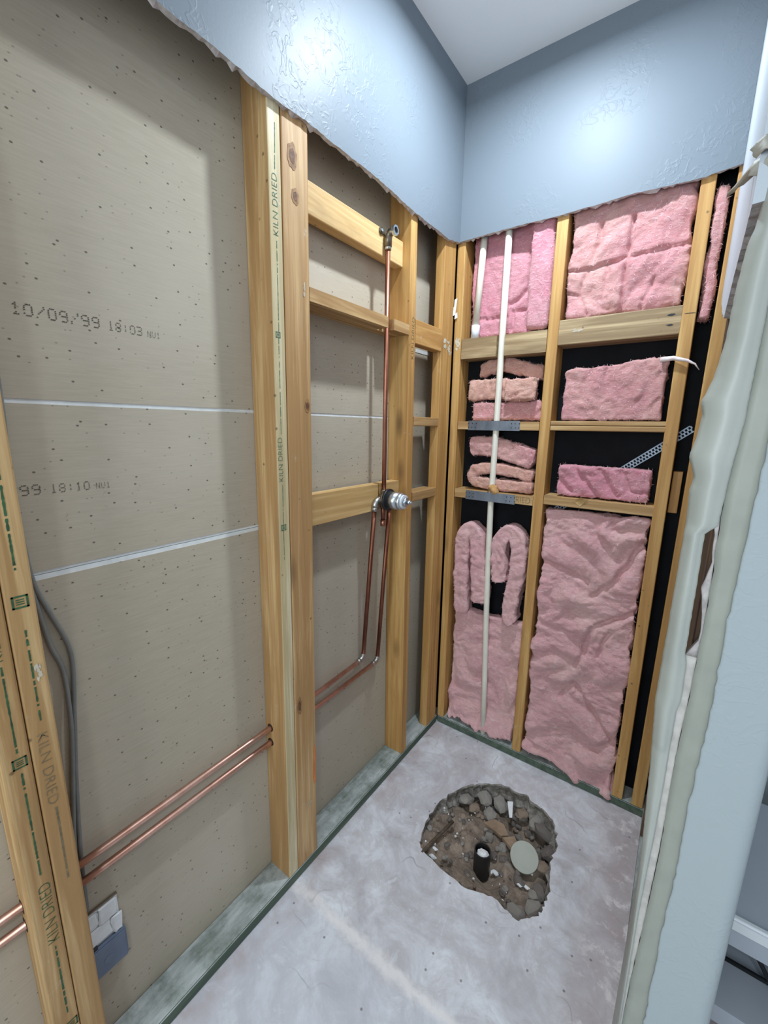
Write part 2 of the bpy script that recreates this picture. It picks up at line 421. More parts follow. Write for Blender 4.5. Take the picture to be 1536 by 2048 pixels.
# ------------------------------------------------------------------ setting: floor with the broken hole
HO = [(.283,-.611),(.251,-.585),(.232,-.503),(.231,-.424),(.255,-.33),(.295,-.262),(.341,-.211),(.42,-.172),(.498,-.169),(.565,-.187),(.617,-.217),(.642,-.262),(.657,-.307),(.654,-.384),(.675,-.476),(.672,-.53),(.663,-.571),(.619,-.623),(.584,-.613),(.519,-.61),(.452,-.632),(.378,-.629)]
rng = random.Random(3)
hol = []
for i, (x, y) in enumerate(HO):
    x2, y2 = HO[(i+1) % len(HO)]
    straight = i in (21, 20, 19)
    for k in range(5):
        t_ = k/5; j = .0025 if straight else .006
        hol.append((x+(x2-x)*t_+rng.uniform(-j, j), y+(y2-y)*t_+rng.uniform(-j, j)))
bm = bmesh.new()
outer = [(-.12, -3.43), (3.0, -3.43), (3.0, .12), (-.12, .12)]
ov = [bm.verts.new((x, y, 0)) for x, y in outer]; hv = [bm.verts.new((x, y, 0)) for x, y in hol]
ed = [bm.edges.new((ov[i], ov[(i+1) % 4])) for i in range(4)] + [bm.edges.new((hv[i], hv[(i+1) % len(hv)])) for i in range(len(hv))]
bmesh.ops.triangle_fill(bm, use_beauty=True, use_dissolve=False, edges=ed)
hc = Vector((.455, -.42))
prev = hv
for z, off in ((-.006, .003), (-.03, -.006), (-.06, .010), (-.10, -.012), (-.17, -.004)):
    cur = []
    for i, (x, y) in enumerate(hol):
        d = (Vector((x, y))-hc).normalized(); o_ = off+rng.uniform(-.007, .007)*(0.4 if z > -.01 else 1)
        cur.append(bm.verts.new((x-d.x*o_, y-d.y*o_, z+rng.uniform(-.006, .006)*(0.3 if z > -.01 else 1))))
    n_ = len(cur)
    for i in range(n_):
        f = bm.faces.new((prev[i], prev[(i+1) % n_], cur[(i+1) % n_], cur[i])); f.material_index = 1
    prev = cur
flo = finish('floor', bm, [CONC, BROKEN], origin=Vector((0, 0, 0))); tag(flo, 'grey stained concrete slab floor with a jagged hole broken through it', kind='structure')

# ceiling
bm = bmesh.new(); add_box(bm, -.12, 3.0, -3.43, .12, CEIL, CEIL+.02)
tag(finish('ceiling', bm, CEILM, origin=Vector((0, 0, CEIL))), 'flat pale grey ceiling above the stall', kind='structure')

# unseen wall behind the camera, with a window added for the fill light
wr = empty('wall_front', (1.4, -3.43, 0)); tag(wr, 'pale wall behind the camera with a window added for the fill light', kind='structure')
def wpiece(x0, x1, z0, z1):
    bm = bmesh.new(); add_box(bm, x0, x1, -3.43, -3.40, z0, z1); finish('wall_piece', bm, NIBPAINT, wr)
wpiece(-.12, .15, 0, CEIL); wpiece(1.09, 3.0, 0, CEIL); wpiece(.15, 1.09, 0, .93); wpiece(.15, 1.09, 2.17, CEIL)
wn = empty('added_window_1', (.62, -3.41, .93)); tag(wn, 'unseen white framed window added around the fill light behind the camera', kind='structure')
for x0, x1, z0, z1 in ((.15, .18, .93, 2.17), (1.06, 1.09, .93, 2.17), (.18, 1.06, .93, .96), (.18, 1.06, 2.14, 2.17), (.18, 1.06, 1.54, 1.56)):
    bm = bmesh.new(); add_box(bm, x0, x1, -3.44, -3.385, z0, z1); finish('added_window_frame', bm, WHITEU, wn)
# painted drywall left above the opening: ragged lower edge
def ragged(name, axis, s0, s1, zlow, ztop, a, b, step, amp, seed, mat, edge, tear=.2):
    "wall sheet across s (y for axis 0, x for axis 1) between offsets a (room face) and b"
    r_ = random.Random(seed); bm = bmesh.new(); n = int((s1-s0)/step)
    F, B, FT, BT = [], [], [], []
    for i in range(n+1):
        s = s0+(s1-s0)*i/n
        zz = zlow(s) + noise.noise(Vector((s*9, seed, 0)))*amp*1.2 + r_.uniform(-amp, amp)*.45
        zb = zz + r_.uniform(-.002, .004)
        if r_.random() < tear: zb -= r_.uniform(.002, .009)
        mk = (lambda off, z: bm.verts.new((off, s, z))) if axis == 0 else (lambda off, z: bm.verts.new((s, off, z)))
        F.append(mk(a, zz)); B.append(mk(b, zb)); FT.append(mk(a, ztop)); BT.append(mk(b, ztop))
    for i in range(n):
        bm.faces.new((F[i], F[i+1], FT[i+1], FT[i])); bm.faces.new((B[i], BT[i], BT[i+1], B[i+1]))
        f = bm.faces.new((F[i], B[i], B[i+1], F[i+1])); f.material_index = 1
        bm.faces.new((FT[i], FT[i+1], BT[i+1], BT[i]))
    bm.faces.new((F[0], FT[0], BT[0], B[0])); bm.faces.new((F[-1], B[-1], BT[-1], FT[-1]))
    return finish(name, bm, [mat, edge], origin=Vector((0, 0, 0)))
ZL = [(-3.2, 2.16), (-1.19, 2.159), (-.95, 2.153), (-.82, 2.157), (-.55, 2.158), (-.35, 2.148), (-.11, 2.148), (0, 2.168)]
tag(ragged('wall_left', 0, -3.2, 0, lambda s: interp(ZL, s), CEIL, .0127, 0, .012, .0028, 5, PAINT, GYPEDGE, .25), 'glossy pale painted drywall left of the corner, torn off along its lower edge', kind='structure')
ZB = [(0, 2.168), (.2, 2.172), (.38, 2.170), (.6, 2.176), (.78, 2.170), (.9, 2.182)]
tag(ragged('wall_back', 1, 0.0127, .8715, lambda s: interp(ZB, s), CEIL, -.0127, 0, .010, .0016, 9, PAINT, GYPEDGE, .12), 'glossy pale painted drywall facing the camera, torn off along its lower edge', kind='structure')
ZR = [(-1.0, 1.70), (-.8, 1.685), (-.6, 1.66), (-.3, 1.74), (-.1, 1.80), (0, 1.86)]
tag(ragged('wall_right', 0, -.996, -.002, lambda s: interp(ZR, s), CEIL, .872, .8847, .014, .006, 11, SIDEPAINT, GYPEDGE, .3), 'painted drywall of the right side wall, torn off along its lower edge', kind='structure')

# backing drywall of the next room, brown paper side
wb = empty('wall_left_rear', (-.095, -1.2, .03)); tag(wb, 'brown paper back of the neighbouring drywall behind the left studs', kind='structure')
def panel(z0, z1, y0=-3.2, y1=.10):
    bm = bmesh.new(); add_box(bm, -.1017, -.089, y0, y1, z0, z1); return finish('drywall_panel', bm, PAPER, wb)
panel(1.4865, 2.69); panel(1.178, 1.4785); panC = panel(.0, 1.1615)
def strip(z0, z1, x=-.0905, y0=-3.2, y1=.10, nm='joint_tape', m=JOINT):
    bm = bmesh.new(); n = 120; A = []
    for i in range(n+1):
        y = y0+(y1-y0)*i/n
        a = z0+noise.noise(Vector((y*30, z0*9, 1)))*.0008; b = z1+noise.noise(Vector((y*30, z1*9, 5)))*.0008
        A.append([bm.verts.new(p) for p in ((x, y, a), (x, y, b), (x-.008, y, b), (x-.008, y, a))])
    for p, q in zip(A, A[1:]):
        for k in range(4): bm.faces.new((p[k], p[(k+1) % 4], q[(k+1) % 4], q[k]))
    bm.faces.new(A[0]); bm.faces.new(A[-1][::-1])
    return finish(nm, bm, m, wb)
strip(1.4778, 1.4872); strip(1.1725, 1.1785); strip(1.1605, 1.1705)
bm = bmesh.new(); add_box(bm, -.0885, -.0875, -.16, -.05, 1.744, 1.757); finish('paper_scrap', bm, JOINT, wb)
# printed production stamps, dot matrix
DOT = {'0': "01110 10001 10001 10001 10001 10001 01110", '1': "00100 01100 00100 00100 00100 00100 01110", '/': "00001 00001 00010 00100 01000 10000 10000",
       '9': "01110 10001 10001 01111 00001 00001 01110", '8': "01110 10001 10001 01110 10001 10001 01110", ':': "00000 00100 00100 00000 00100 00100 00000",
       '3': "11110 00001 00001 01110 00001 00001 11110", 'N': "10001 11001 11001 10101 10011 10011 10001", 'U': "10001 10001 10001 10001 10001 10001 01110", ' ': "00000 00000 00000 00000 00000 00000 00000"}
def dots(runs, y, z):
    bm = bmesh.new(); rr = random.Random(21)
    for text, h, adv in runs:
        for ch in text:
            rows = DOT[ch].split()
            for i, row in enumerate(rows):
                for j, b in enumerate(row):
                    if b == '1' and rr.random() > .04:
                        cy = y+j*adv*.155+rr.uniform(-.0003, .0003); cz = z+(6-i)*h/6; ry = adv*.085; rz = h*.055
                        vs2 = [bm.verts.new((-.0884, cy+ry*math.cos(k*math.pi/3), cz+rz*math.sin(k*math.pi/3))) for k in range(6)]
                        bm.faces.new(vs2)
            y += adv
    return finish('printed_date_stamp', bm, DOTINK, wb)
a1 = dots([('10/09/99', .0175, .0168), (' ', .01, .010), ('18:03', .015, .0132), (' ', .01, .007), ('NU1', .0105, .0092)], -1.425, 1.6245)
a2 = dots([('10/09/99', .0165, .0168), (' ', .01, .010), ('18:10', .0145, .0132), (' ', .01, .007), ('NU1', .0105, .0092)], -1.552, 1.3205)
# splinters of sawdust stuck to the paper
bm = bmesh.new(); rr = random.Random(4)
for i in range(260):
    y = rr.uniform(-1.42, 0.0); z = .1+1.25*rr.random()**1.25; a = rr.uniform(-1.2, .5); l = rr.uniform(.003, .010)
    dy, dz = math.sin(a)*l, math.cos(a)*l; k = .0005
    p = Vector((-.0884, y, z)); q = p+Vector((rr.uniform(.001, .006), dy, dz))
    s_ = Vector((0, dz, -dy)).normalized()*k
    m_ = (p+q)/2+Vector((.001, 0, 0))+s_*2
    vv = [bm.verts.new(c) for c in (p-s_, p+s_, m_+s_, q+s_, q-s_, m_-s_)]
    bm.faces.new(vv[:3]+[vv[5]]); bm.faces.new([vv[5], vv[2], vv[3], vv[4]])
sd = finish('sawdust_splinters', bm, plain('pale_sawdust', srgb(198, 190, 170), .9), wb); sd['kind'] = 'stuff'

# rear of the back wall: black felt
bm = bmesh.new(); add_box(bm, -.12, 1.0, .0895, .105, 0, 2.69)
tag(finish('wall_back_rear', bm, FELT, origin=Vector((0, .09, 0))), 'black building felt behind the studs of the back wall', kind='structure')

# ------------------------------------------------------------------ plates
def plate(name, x0, x1, y0, y1, label):
    bm = bmesh.new(); add_box(bm, x0, x1, y0, y1, 0.0005, .036)
    bmesh.ops.bevel(bm, geom=bm.edges[:], offset=.003, segments=2, affect='EDGES')
    return tag(finish(name, bm, TREAT), label, 'sill plate')
plate('sill_plate', -.0885, .002, -3.2, -.002, 'long dusty green treated sill plate on the floor under the left studs')
plate('sill_plate', .004, .978, -.002, .0885, 'green treated sill plate on the floor under the back studs')
lumber('top_plate', -.0885, -.0005, -3.2, -.002, 2.652, 2.690, WOOD[1]).__setitem__('label', 'pine top plate hidden behind the left painted drywall'); bpy.data.objects['top_plate']['category'] = 'plate'
tp = lumber('top_plate', .0, .978, .0005, .0885, 2.652, 2.690, WOOD[0]); tag(tp, 'pine top plate hidden behind the back painted drywall', 'plate')

# ------------------------------------------------------------------ studs
ZT, Z0 = 2.651, .0365
def stud(x0, x1, y0, y1, mat, label, shear=None, grp=None):
    return tag(lumber('wall_stud', x0, x1, y0, y1, Z0, ZT, mat, shear), label, 'stud', grp)
L0a = stud(-.0885, 0, -1.5520, -1.5125, WOOD[2], 'pine stud at the left edge of the picture, outer one of the near pair', (0, -.006))
L0b = stud(-.0885, 0, -1.5115, -1.4720, WOOD[2], 'pine stud of the near left pair, beside the grey cables', (0, -.006))
L1a = stud(-.0885, 0, -.9660, -.9285, WOOD[2], 'pale-fronted pine stud with faded green stamp, on edge beside the wide flat stud', (0, .020))
L1b = stud(-.0385, .001, -.9275, -.8440, GREY[2], 'wide flat-turned knotty pine stud with an orange paint mark near its foot', (0, .022))
L2 = stud(-.0885, 0, -.3240, -.2840, OCH[2], 'single pine stud right of the shower valve', (0, -.032))
L3 = stud(-.0385, 0, -.1080, -.0150, OCH[2], 'flat-turned pine stud in the left wall at the inside corner')
B1 = stud(.002, .036, 0, .0885, OCH[2], 'pine stud starting the back wall at the inside corner', (-.006, 0))
B2 = stud(.381, .420, 0, .0885, OCH[2], 'pine stud in the middle of the back wall between the insulation bays', (-.005, 0))
B3 = stud(.782, .819, 0, .0885, OCH[2], 'pine stud right of the wide insulation bay on the back wall', (-.004, 0))
B4 = stud(.8490, .8870, 0, .0885, OCH[2], 'rightmost pine stud of the back wall next to the torn side wall', (.018, 0))

FRONTP = wood('plaster_dusted_pine_z', 2, srgb(228, 218, 186), srgb(198, 180, 138), smear=.35)
L1a.data.materials.append(FRONTP)
for f in L1a.data.polygons:
    if f.normal.x > .75: f.material_index = 1
# stamps and marks on studs
yl = lambda b, t, z: b+(t-b)*(z-Z0)/(ZT-Z0)
stamp('stamp_lettering', 'KILN DRIED', (.0, -.9270, 1.885), (0, 0, 1), (0, -1, 0), .128, .0150, GREENINK, L1a)
stamp('stamp_lettering', 'KILN DRIED', (.0, -.9370, 1.305), (0, 0, 1), (0, -1, 0), .112, .0140, GREENINK, L1a)
def inkline(x, y, z0, z1, w_, mat, parent, dy=0):
    bm = bmesh.new(); n = int((z1-z0)/.004); rr = random.Random(int(z0*1000)); prev = None
    for i in range(n+1):
        z = z0+(z1-z0)*i/n; k = w_*(.6+.6*rr.random()); yy = y+dy*i/n
        cur = (bm.verts.new((x+.0004, yy-k/2, z)), bm.verts.new((x+.0004, yy+k/2, z)))
        if prev and rr.random() > .10: bm.faces.new((prev[0], prev[1], cur[1], cur[0]))
        prev = cur
    for v in [v for v in bm.verts if not v.link_faces]: bm.verts.remove(v)
    return finish('stamp_line', bm, mat, parent)
inkline(0, -.9320, 2.022, 2.12, .002, GREENINK, L1a, .004); inkline(0, -.9360, 1.67, 1.878, .002, GREENINK, L1a, .003)
inkline(0, -.9390, 1.425, 1.66, .0018, GREENINK, L1a, .002); inkline(0, -.9430, 1.09, 1.295, .0016, GREENINK, L1a, .003)
stamp('stamp_lettering', 'KILN DRIED', (0, -1.5200, .487), (0, 0, 1), (0, -1, 0), .135, .0170, GREENINKD, L0a)
inkline(0, -1.530, .64, .86, .003, GREENINKD, L0a); inkline(0, -1.528, .30, .475, .003, GREENINKD, L0a); inkline(0, -1.531, .90, 1.06, .003, GREENINKD, L0a); inkline(0, -1.531, 1.18, 1.40, .003, GREENINKD, L0a)
stamp('stamp_lettering', 'KILN DRIED', (0, -1.5270, 1.070), (0, 0, 1), (0, -1, 0), .125, .0170, GREENINKD, L0a)
stamp('stamp_lettering', 'KILN DRIED', (0, -1.5030, .915), (0, 0, -1), (0, 1, 0), .145, .0150, GREYINK, L0b)
inkline(0, -1.494, 1.21, 1.40, .0035, GREENINKD, L0b); inkline(0, -1.494, .94, 1.11, .003, GREENINKD, L0b); inkline(0, -1.493, .60, .76, .003, GREYINK, L0b)
def stampbox(y, z, s, mat, parent):
    bm = bmesh.new()
    for a in range(4):
        c, s_ = math.cos(a*math.pi/2), math.sin(a*math.pi/2)
        q = [(-s, -s), (s, -s), (s, -s*.72), (-s, -s*.72)]
        bm.faces.new([bm.verts.new((.0005, y+(c*u-s_*v), z+(s_*u+c*v))) for u, v in q])
    for k in (-.35, 0, .35):
        bm.faces.new([bm.verts.new((.0005, y+u*s, z+(k+v)*s)) for u, v in ((-.5, -.09), (.5, -.09), (.5, .09), (-.5, .09))])
    return finish('grade_mark', bm, mat, parent)
stampbox(-1.530, .880, .010, GREENINKD, L0a); stampbox(-1.4945, 1.160, .011, GREENINKD, L0b); stampbox(-1.525, .270, .010, GREENINKD, L0a)
stampbox(-.9385, 1.665, .007, GREENINK, L1a); stampbox(-.9410, 1.180, .008, GREENINK, L1a)
stamp('stamp_lettering', 'KILN DRIED', (0, -.3150, 1.690), (0, 0, 1), (0, -1, 0), .14, .0150, GREYINK, L2)
# orange paint mark, knots and split bark on the flat stud
def blob(name, pts, x, mat, parent):
    bm = bmesh.new(); bm.faces.new([bm.verts.new((x, y, z)) for y, z in pts]); return finish(name, bm, mat, parent)
blob('orange_paint_mark', [(-.8455, .445), (-.8500, .440), (-.8540, .380), (-.8560, .330), (-.8520, .300), (-.8475, .312)], .0022, ORANGE, L1b)
KNOT = plain('dark_knot_wood', srgb(112, 76, 50), .7, 0, .3, 120, .3); KNOTR = plain('knot_ring_wood', srgb(158, 118, 76), .7, 0, .2, 90, .2)
def knot(y, z, ry, rz, x, parent):
    N_ = 18
    for f_, m_, dx in ((1.5, KNOTR, .0008), (.85, KNOT, .0012)):
        blob('knot', [(y+ry*f_*math.cos(2*math.pi*k/N_)*(1+.1*math.sin(k*2.1)), z+rz*f_*math.sin(2*math.pi*k/N_)*(1+.12*math.cos(k*1.7))) for k in range(N_)], x+dx, m_, parent)
knot(-.879, 2.072, .010, .019, .001, L1b); knot(-.872, 1.990, .008, .012, .001, L1b); knot(-.847, 1.500, .006, .012, .001, L1b)
knot(-.905, .62, .006, .02, .001, L1b)
PLAST = plain('dried_plaster', srgb(204, 194, 174), .9, 0, .1, 60, .3)
def smear(parent, plane, off, cs, cz, rs, rz, seed, mat=PLAST, name='plaster_smear'):
    "thin irregular dried plaster left on the wood"
    bm = bmesh.new(); r_ = random.Random(seed); one = mat is BLACKP
    for j in range(1 if one else 16):
        c1, c2, q = (cs, cz, 1) if one else (cs+r_.uniform(-.8, .8)*rs, cz+r_.uniform(-.8, .8)*rz, r_.uniform(.10, .34))
        pts = []
        for k in range(12):
            a = 2*math.pi*k/12; f_ = 1+.7*noise.noise(Vector((math.cos(a)*1.4, math.sin(a)*1.4, seed*3.7+j*2.3)))
            s_, z_ = c1+rs*q*f_*math.cos(a), c2+rz*q*f_*math.sin(a)
            s_ = min(max(s_, cs-rs), cs+rs)
            pts.append((off+(0 if plane else j*.00002), s_, z_) if plane == 0 else (s_, off-j*.00002, z_))
        bm.faces.new([bm.verts.new(p) for p in pts])
    return finish(name, bm, mat, parent)
smear(L3, 0, .0006, -.060, 1.775, .036, .022, 1); smear(L3, 0, .0007, -.035, 1.748, .014, .010, 2)
smear(B1, 1, -.0006, .018, 1.790, .014, .026, 3); smear(L1b, 0, .0018, -.850, 1.79, .004, .02, 4)
smear(L1b, 0, .0018, -.875, .245, .010, .007, 5); smear(L0b, 0, .0006, -1.486, 1.03, .006, .016, 6)
bm = bmesh.new()
for k, (dy, z0, z1, w_) in enumerate(((-.012, 1.915, 1.965, .010), (-.020, 1.895, 1.935, .008), (-.006, 1.885, 1.912, .006))):
    a = [(.001, dy-w_/2, z0), (.006+.003*k, dy+w_*.3, z0+.006), (.009, dy+w_/2, z1), (.002, dy-w_*.4, z1-.007)]
    v4 = [bm.verts.new(p) for p in a]; w4 = [bm.verts.new(Vector(p)+Vector((.001, -.001, 0))) for p in a]
    bm.faces.new(v4); bm.faces.new(w4[::-1])
    for i in range(4): bm.faces.new((v4[i], v4[(i+1) % 4], w4[(i+1) % 4], w4[i]))
finish('torn_paper_scrap', bm, WHITEP, L3)
smear(B3, 1, -.0006, .800, 1.805, .015, .0012, 7, BLACKP, 'pencil_mark')
# flat dark discs, coloured as the shade inside the bored pipe holes
def shade_disc(x, y, z, r, parent, ny=-1):
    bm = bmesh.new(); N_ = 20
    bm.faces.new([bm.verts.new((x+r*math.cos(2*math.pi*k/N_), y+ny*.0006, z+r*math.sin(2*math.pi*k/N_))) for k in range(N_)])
    return finish('hole_shade_disc', bm, HOLE, parent)
shade_disc(-.067, yl(-.966, -.946, .548), .549, .0125, L1a); shade_disc(-.067, yl(-.966, -.946, .50), .500, .0125, L1a)
shade_disc(-.067, -1.553, .541, .014, L0a); shade_disc(-.067, -1.553, .497, .014, L0a)

# ------------------------------------------------------------------ blocking on the left wall
def block(x0, x1, y0, y1, z0, z1, mat, label, name='blocking'):
    return tag(lumber(name, x0, x1, y0, y1, z0, z1, mat), label, 'wood block')
block(-.072, -.034, -.8420, -.3460, 1.990, 2.070, PALE, 'pale wood block carrying the shower head outlet, highest in its bay')
b2 = prism('blocking', [(0, -.8280), (0, -.474), (-.048, -.474), (-.048, -.440), (0, -.440), (0, -.3460), (-.088, -.3440), (-.088, -.8280)], 1.767, 1.801, WOOD[1]); tag(b2, 'horizontal wood block notched around the copper riser pipe', 'wood block')
b3 = prism('blocking', [(-.034, -.8400), (-.034, -.4740), (-.060, -.4740), (-.060, -.4600), (-.034, -.4600), (-.034, -.3400), (-.072, -.3400), (-.072, -.8400)], 1.153, 1.247, PALE); tag(b3, 'pale wood block behind the shower mixing valve', 'wood block')
block(-.038, .0, -.3040, -.1090, 1.745, 1.829, OCH[1], 'tall dusty wood block in the narrow bay beside the corner, upper one')
block(-.060, .0, -.2980, -.1090, 1.453, 1.487, WOOD[1], 'thin wood block in the narrow bay beside the corner, middle one')
block(-.060, .0, -.2930, -.1090, 1.161, 1.198, WOOD[1], 'thin wood block in the narrow bay beside the corner, lowest one')

# blocking on the back wall; left ones notched for the pvc pipe
def notched(xl, xr, xc, z0, z1, mat, label, dl=0):
    h = .0165
    o = prism('blocking', [(xl, 0), (xc-h, 0), (xc-h, .030), (xc+h, .030), (xc+h, 0), (xr, 0), (xr, .0880), (xl, .0880)], z0, z1, mat)
    return tag(o, label, 'wood block')
notched(.0350, .3770, .2015, 1.728, 1.806, GREY[0], 'weathered wood block behind the white pipes on the back wall')
bB = notched(.0360, .3775, .2035, 1.443, 1.476, WOOD[0], 'thin wood block with the upper steel nail plate on the back wall')
bC = notched(.0375, .3785, .2010, 1.150, 1.186, WOOD[0], 'thin wood block with the lower steel nail plate on the back wall')
block(.4170, .7800, 0, .0880, 1.747, 1.832, GREY[0], 'weathered wide wood block with dark stains under the quilted insulation')
bW = [o for o in bpy.data.objects if o.get('label', '').startswith('weathered wide wood block')][0]
for k, zz in enumerate((1.806, 1.777)): smear(bW, 1, -.0006, .752, zz, .011, .003, 11+k, BLACKP, 'nail_scar')
smear(bW, 1, -.0006, .480, 1.792, .018, .007, 14); 
block(.4190, .7810, 0, .0880, 1.4440, 1.4620, WOOD[0], 'lower thin board of the doubled shelf block holding the box-shaped batt')
block(.4190, .7810, 0, .0880, 1.4630, 1.4790, WOOD[0], 'upper thin board of the doubled shelf block holding the box-shaped batt')
bR = block(.4195, .7820, 0, .0880, 1.161, 1.197, WOOD[0], 'splintered wood block under the small pink batt on the back wall')
stamp('stamp_lettering', 'KILN DRIED', (.218, -.0005, 1.156), (1, 0, 0), (0, 0, 1), .15, .024, GREYINK, bC)
# splintered chip
bm = bmesh.new()
for i in range(5):
    x = .52+i*.006; p = [(x, -.0005, 1.188-.004*i), (x+.007, -.0010, 1.186-.004*i), (x+.046-.003*i, -.004, 1.199), (x+.030-.002*i, -.008, 1.2005)]
    vv = [bm.verts.new(q) for q in p]; bm.faces.new(vv)
    ww = [bm.verts.new(Vector(q)+Vector((0, .0012, -.001))) for q in p]; bm.faces.new(ww[::-1])
    for k in range(4): bm.faces.new((vv[k], vv[(k+1) % 4], ww[(k+1) % 4], ww[k]))
finish('splinter', bm, PALE, bR)
block(.8200, .8470, .045, .0880, 1.175, 1.315, OCH[2], 'short wood block deep in the dark gap beside the rightmost stud')

# steel nail plates
def nailplate(x0, x1, z0, z1, label):
    t_ = empty('nail_plate', (x0, -.002, z0))
    bm = bmesh.new(); add_box(bm, x0, x1, -.0028, -.0008, z0, z1); finish('plate', bm, GALV, t_)
    rr = random.Random(int(x0*1e4))
    for sx in (x0+.018, x1-.018):
        for i in range(3):
            for j in range(2):
                cx = sx+(i-1)*.016+rr.uniform(-.002, .002); cz = z0+(z1-z0)*(.3+.42*j)
                bm = bmesh.new(); bm.faces.new([bm.verts.new((cx+.0024*math.cos(k*math.pi/4), -.0031, cz+.0024*math.sin(k*math.pi/4))) for k in range(8)])
                finish('nail_hole', bm, BLACKP, t_)
    tag(t_, label, 'metal plate')
nailplate(.086, .304, 1.440, 1.4785, 'grey steel nail plate guarding the white pipe, upper of two')
nailplate(.092, .307, 1.146, 1.1845, 'grey steel nail plate guarding the white pipe, lower of two')

# ------------------------------------------------------------------ PVC pipes
t_ = empty('white_pvc_pipe', (.235, .05, .06))
tube('pipe', [(.2015, .0145, 2.24), (.2015, .0145, 1.80), (.2025, .0145, 1.47), (.2010, .0145, 1.13), (.206, .0150, .9), (.216, .0155, .6), (.229, .016, .3), (.2385, .0165, .0365)], .0125, PVC, t_, 18)
tag(t_, 'long cream plastic pipe running down the whole back wall', 'pipe')
t_ = empty('white_pvc_pipe', (.079, .03, 1.806))
tube('pipe', [(.1005, .030, 2.26), (.0800, .030, 1.850)], .0130, PVC, t_, 18)
tube('coupling', [(.0806, .030, 1.8595), (.0790, .030, 1.8075)], .0165, PVCCAP, t_, 20)
tag(t_, 'short cream plastic pipe ending in a white coupling on a wood block', 'pipe')
# old glue / foam lump on the block
bm = bmesh.new(); bmesh.ops.create_icosphere(bm, subdivisions=3, radius=.018)
for v in bm.verts: v.co = Vector((v.co.x*1.3, v.co.y*.7, v.co.z*1.1))*(1+.5*noise.noise(v.co*70)) + Vector((.214, .005, 1.198))
tag(finish('foam_lump', bm, plain('brown_foam', srgb(196, 150, 96), .9, 0, .2, 60, .6), None, True), 'small crusty brown foam lump at the foot of the white pipe on the nail plate', 'foam')

# ------------------------------------------------------------------ copper plumbing
R_ = .0080
h1, h2, h3, h4 = (-.067, -1.75, .538), (-.067, -.966, .548), (-.070, -.507, .562), (-.030, -.505, 1.176)
def supply(A, Bm, Cn, D, label):
    t_ = empty('copper_supply_pipe', (A[0], A[1], A[2]-.01))
    k = .022
    ar = arc(Bm, Cn, D, 8, k)
    tube('horizontal_run', [A, Bm, ar[0]], R_, BRIGHTCU, t_)
    tube('elbow', ar, R_*1.28, SOLDER, t_)
    tube('vertical_run', [ar[-1], D], R_, DARKCU, t_)
    d = (Vector(Bm)-Vector(Cn)).normalized(); c0 = Vector(Cn)+d*.055
    tube('solder_joint', [Vector(Cn)+d*.020, Vector(Cn)+d*.034], R_*1.32, SOLDER, t_)
    tag(t_, label, 'copper pipe')
supply((-.067, -1.75, .540), (-.067, -.956, .548), (-.072, -.507, .562), (-.0245, -.5065, 1.163), 'upper copper supply pipe through the left studs, bending up to the valve')
supply((-.067, -1.75, .496), (-.067, -.956, .499), (-.072, -.414, .508), (-.0245, -.4135, 1.163), 'lower copper supply pipe through the left studs, bending up to the valve')
t_ = empty('shower_riser_pipe', (-.021, -.455, 1.215))
tube('pipe', [(-.021, -.456, 1.215), (-.021, -.455, 1.60), (-.021, -.4535, 2.025)], R_, COPPER, t_)
tube('collar', [(-.021, -.4535, 2.008), (-.021, -.4535, 2.022)], .0105, SOLDER, t_)
e = tube('drop_ear_elbow', [(-.021, -.4535, 2.018), (-.021, -.4535, 2.042), (-.019, -.4535, 2.052), (-.012, -.4535, 2.058), (.004, -.4535, 2.060)], .0125, BRASS, t_)
tube('ear', [(-.0335, -.478, 2.060), (-.0285, -.478, 2.060)], .0095, BRASS, e); tube('ear', [(-.0335, -.429, 2.060), (-.0285, -.429, 2.060)], .0095, BRASS, e)
bm = bmesh.new(); add_box(bm, -.0337, -.0295, -.478, -.429, 2.053, 2.067); finish('mounting_bar', bm, BRASS, e)
tube('screw', [(-.0285, -.478, 2.060), (-.0255, -.478, 2.060)], .0045, CHROME, e)
bm = bmesh.new(); q = []
for r_, x_ in ((.0135, -.002), (.0155, .000), (.0155, .010), (.0098, .010), (.0098, -.002)):
    q.append([bm.verts.new((x_, -.4535+r_*math.cos(2*math.pi*k/8+.39), 2.060+r_*math.sin(2*math.pi*k/8+.39))) for k in range(8)])
for a, b in zip(q, q[1:]):
    for k in range(8): bm.faces.new((a[k], a[(k+1) % 8], b[(k+1) % 8], b[k]))
finish('threaded_outlet', bm, CHROME, e)
tube('outlet_bore', [(-.001, -.4535, 2.060), (.005, -.4535, 2.060)], .0096, BLACKP, e)
tag(t_, 'vertical copper shower riser with a drop-ear elbow at its top', 'copper pipe')

v_ = empty('shower_valve', (-.025, -.460, 1.10)); VY, VZ = -.460, 1.192
bm = bmesh.new(); bmesh.ops.create_icosphere(bm, subdivisions=2, radius=.021)
for v in bm.verts: v.co = Vector((v.co.x*.95-.022, v.co.y*1.15+VY, v.co.z*1.05+VZ))
finish('valve_body', bm, BRASS, v_, True)
tube('flange', [(-.012, VY, VZ), (.000, VY, VZ)], .034, BRASS, v_, 24)
tube('rubber_gasket', [(.000, VY, VZ), (.0085, VY, VZ)], .0395, BLACKP, v_, 28)
tube('cartridge_sleeve', [(.0085, VY, VZ), (.052, VY, VZ)], .0305, CHROME, v_, 28)
tube('sleeve_ring', [(.052, VY, VZ), (.055, VY, VZ), (.060, VY, VZ), (.066, VY, VZ)], .028, CHROME, v_, 28, [.0305, .0318, .0300, .0285])
tube('bonnet', [(.066, VY, VZ), (.072, VY, VZ)], .0245, WHITEU, v_, 24)
tube('bonnet_nut', [(.072, VY, VZ), (.082, VY, VZ)], .0165, CHROME, v_, 8)
